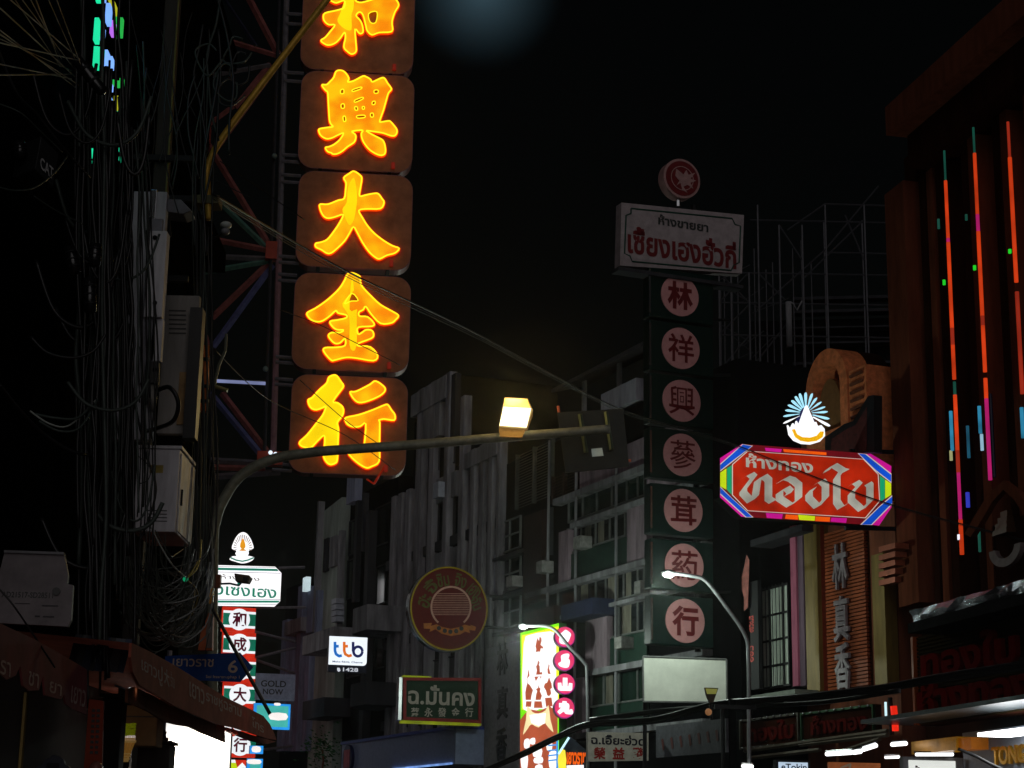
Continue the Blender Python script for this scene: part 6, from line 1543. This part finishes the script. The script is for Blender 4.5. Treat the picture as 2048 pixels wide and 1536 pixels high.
# slack lines at the left
for pts, r, m_ in (([(-20,55,12),(30,180,12.2),(75,230,12.4),(130,300,12.6),(180,355,13)], .010, black), ([(0,375,12),(30,381,12.1),(70,375,12.3),(110,345,12.5),(135,312,12.7)], .006, cabgrey), ([(68,392,12.3),(110,420,12.5),(165,448,12.8)], .005, cabgrey),
                    ([(-10,205,12),(40,225,12),(80,262,12.2),(125,305,12.5)], .005, cabgrey), ([(70,828,13),(110,836,13),(155,836,13.1),(188,805,13.3)], .010, cabgrey), ([(78,842,13),(118,862,13),(160,855,13.1),(196,798,13.3)], .009, cabgrey), ([(60,822,13),(100,848,13),(140,850,13.1),(192,800,13.3)], .007, cabpale),
                    ([(0,770,12),(40,820,12.3),(90,870,12.6),(150,905,13),(190,910,13.4)], .012, black), ([(-10,1170,11),(30,1215,11),(110,1335,11.2)], .006, black)):
    cable('slack_line', 'slack line looping between the pole bundle and the dark shophouse wall', 'cable', pts, r, m_, 'slack lines left of the pole')
for k in range(16):
    x = random.uniform(120, 300); y = random.uniform(180, 1120); Y = random.uniform(12.8, 14.2); w_ = random.uniform(30, 95); h_ = random.uniform(40, 150)
    cable('sagging_cable', 'thick cable sagging in a loop across the vertical bundle', 'cable', [(x-w_, y-h_*.5, Y), (x-w_*.6, y+h_*.25, Y), (x, y+h_*.5, Y), (x+w_*.5, y+h_*.2, Y), (x+w_*.8, y-h_*.6, Y)], random.uniform(.009, .02), black if k % 3 else cabgrey, 'sagging loops across the bundle')
# resin splice closures on the bundle
for k, (x, y, l, a) in enumerate(((145,520,32,.3),(180,590,40,.1),(170,140,70,.7),(40,300,20,.2),(190,510,26,.0))):
    c0 = P(x, y, 13); d = Vector((math.sin(a), 0, -math.cos(a)))*(l*13/F)
    t = thing('splice_closure', ('ribbed black cable splice closure glinting at the middle of the bundle', 'long black splice closure hanging under the ribbed one', 'big black splice closure where the overhead lines meet', 'small black splice closure on the slack lines', 'short black splice closure beside the ribbed one')[k], 'cable closure', c0)
    MB().tube3([-d, -d*.9, d*.9, d], [.015, .045, .045, .015], 10).build('barrel', mat('closure_black', (18, 18, 19), .25, spec=.6), t, smooth=True)
    for f in (-.5, 0, .5): MB().tube3([d*f-d*.04, d*f+d*.04], .052, 10).build('band', darkmetal, t)
# long line across the street
for k, (dy, r, dY) in enumerate(((0, .013, 0), (6, .004, .15), (11, .005, .3))):
    pts = [(425,388+dy*.8,17.5+dY),(560,468+dy,20+dY),(700,546+dy,22.5+dY),(820,603+dy,25+dY),(960,671+dy*.8,28+dY),(1100,747+dy*.6,30.5+dY),(1250,822+dy*.5,33+dY),(1460,886+dy*.4,35.5+dY),(1600,942+dy*.3,35.5+dY),(1785,1010+dy*.3,35+dY),(2080,1088+dy*.3,34+dY)]
    cable('crossing_cable', ('thickest dark cable crossing the street from the pole to the neon front', 'second cable just under the thickest crossing one', 'third crossing cable below the thickest', 'thin crossing cable above the thickest', 'lowest thin cable of the crossing bundle')[k], 'cable', pts, r, mat('crossing_sheath', (26, 28, 27), .45, var=.3) if k else mat('crossing_dark', (24, 26, 26), .4), 'cables crossing the street')
for k, pts in enumerate(([(440,322,19),(520,378,19.5),(610,440,20)], [(430,360,19),(470,380,19),(500,395,19)], [(430,700,20),(500,770,22),(560,812,24),(690,870,26),(790,940,28)], [(560,620,24),(640,650,25),(720,690,26),(800,730,27)], [(600,760,24),(690,840,26),(760,890,27)], [(424,1215,21),(470,1300,21),(540,1428,21)])):
    cable('thin_wire', ('thin twin wire high beside the upper truss node', 'short wire below the yellow lamp arm', 'long thin wire from the lower truss towards the last neon panel', 'fine wire across the fourth neon panel', 'fine wire across the last neon panel', 'dark stay running down past the striped column to the awning tip')[k], 'wire', pts, .006 if k != 5 else .022, black)
# thick bundle low across the far kerb
gl2 = 'low cable bundle along the far kerb'
for k in range(7):
    dy = random.uniform(-9, 9); r = random.uniform(.012, .036)
    cable('kerb_cable', 'heavy black cable in the low bundle along the far kerb', 'cable', [(930,1556+dy*.5,46),(1040,1508+dy,45),(1110,1474+dy,44),(1180,1446+dy,43),(1300,1438+dy,41),(1390,1416+dy,39),(1450,1404+dy,38),(1600,1392+dy,36),(1760,1374+dy*1.2,34.5),(1880,1352+dy*1.3,33.5),(2080,1322+dy*1.5,32)], r, black if k else cabgrey, gl2)
for k in range(4):
    dy = random.uniform(-3, 3)
    cable('kerb_cable', 'heavy black cable in the low bundle along the far kerb', 'cable', [(1180,1440+dy*2,43),(1330,1420+dy,41),(1450,1412+dy,38.5),(1640,1404+dy,36),(1800,1380+dy,34)], .03, black, gl2)
cable('loop_cable', 'dark cable loop falling past the gold letters to the shop floor', 'cable', [(1916,1498,33),(1950,1512,33),(1985,1530,33),(2030,1550,33)], .03, black)
# power pole of the far kerb
pp2 = thing('kerb_pole', 'dark square pole carrying the low cable bundle right of the blank billboard', 'pole', Pl(1470, 1440, 37.5, 0))
PP = Pl(1470, 1440, 37.5, 0); a_ = rect(PP, 1458, 1398, 1474, 1560)
MB().box(a_[0], a_[1], GROUND(PP)+.1, a_[3], -.15, 0).build('shaft', conc_vd, pp2); MB().box(a_[0]-.3, a_[1]+.4, a_[3]-.2, a_[3]-.12, .003, .08).build('cross_arm', darkmetal, pp2)

# ---------------------------------------------------------------- thin air volume added to give the lamps a halo
hz = MB().box(-125, 125, -1.5, 45, -185, 45).build('halo_haze', bpy.data.materials.new('lamp_halo_air'))
hm = hz.data.materials[0]; hm.use_nodes = True; t = hm.node_tree; t.nodes.clear()
pv = t.nodes.new('ShaderNodeVolumePrincipled'); pv.inputs['Density'].default_value = 0.00028; pv.inputs['Anisotropy'].default_value = 0.93
pv.inputs['Color'].default_value = (.95, .95, .95, 1)
t.links.new(pv.outputs[0], t.nodes.new('ShaderNodeOutputMaterial').inputs['Volume'])
hz['kind'] = 'stuff'
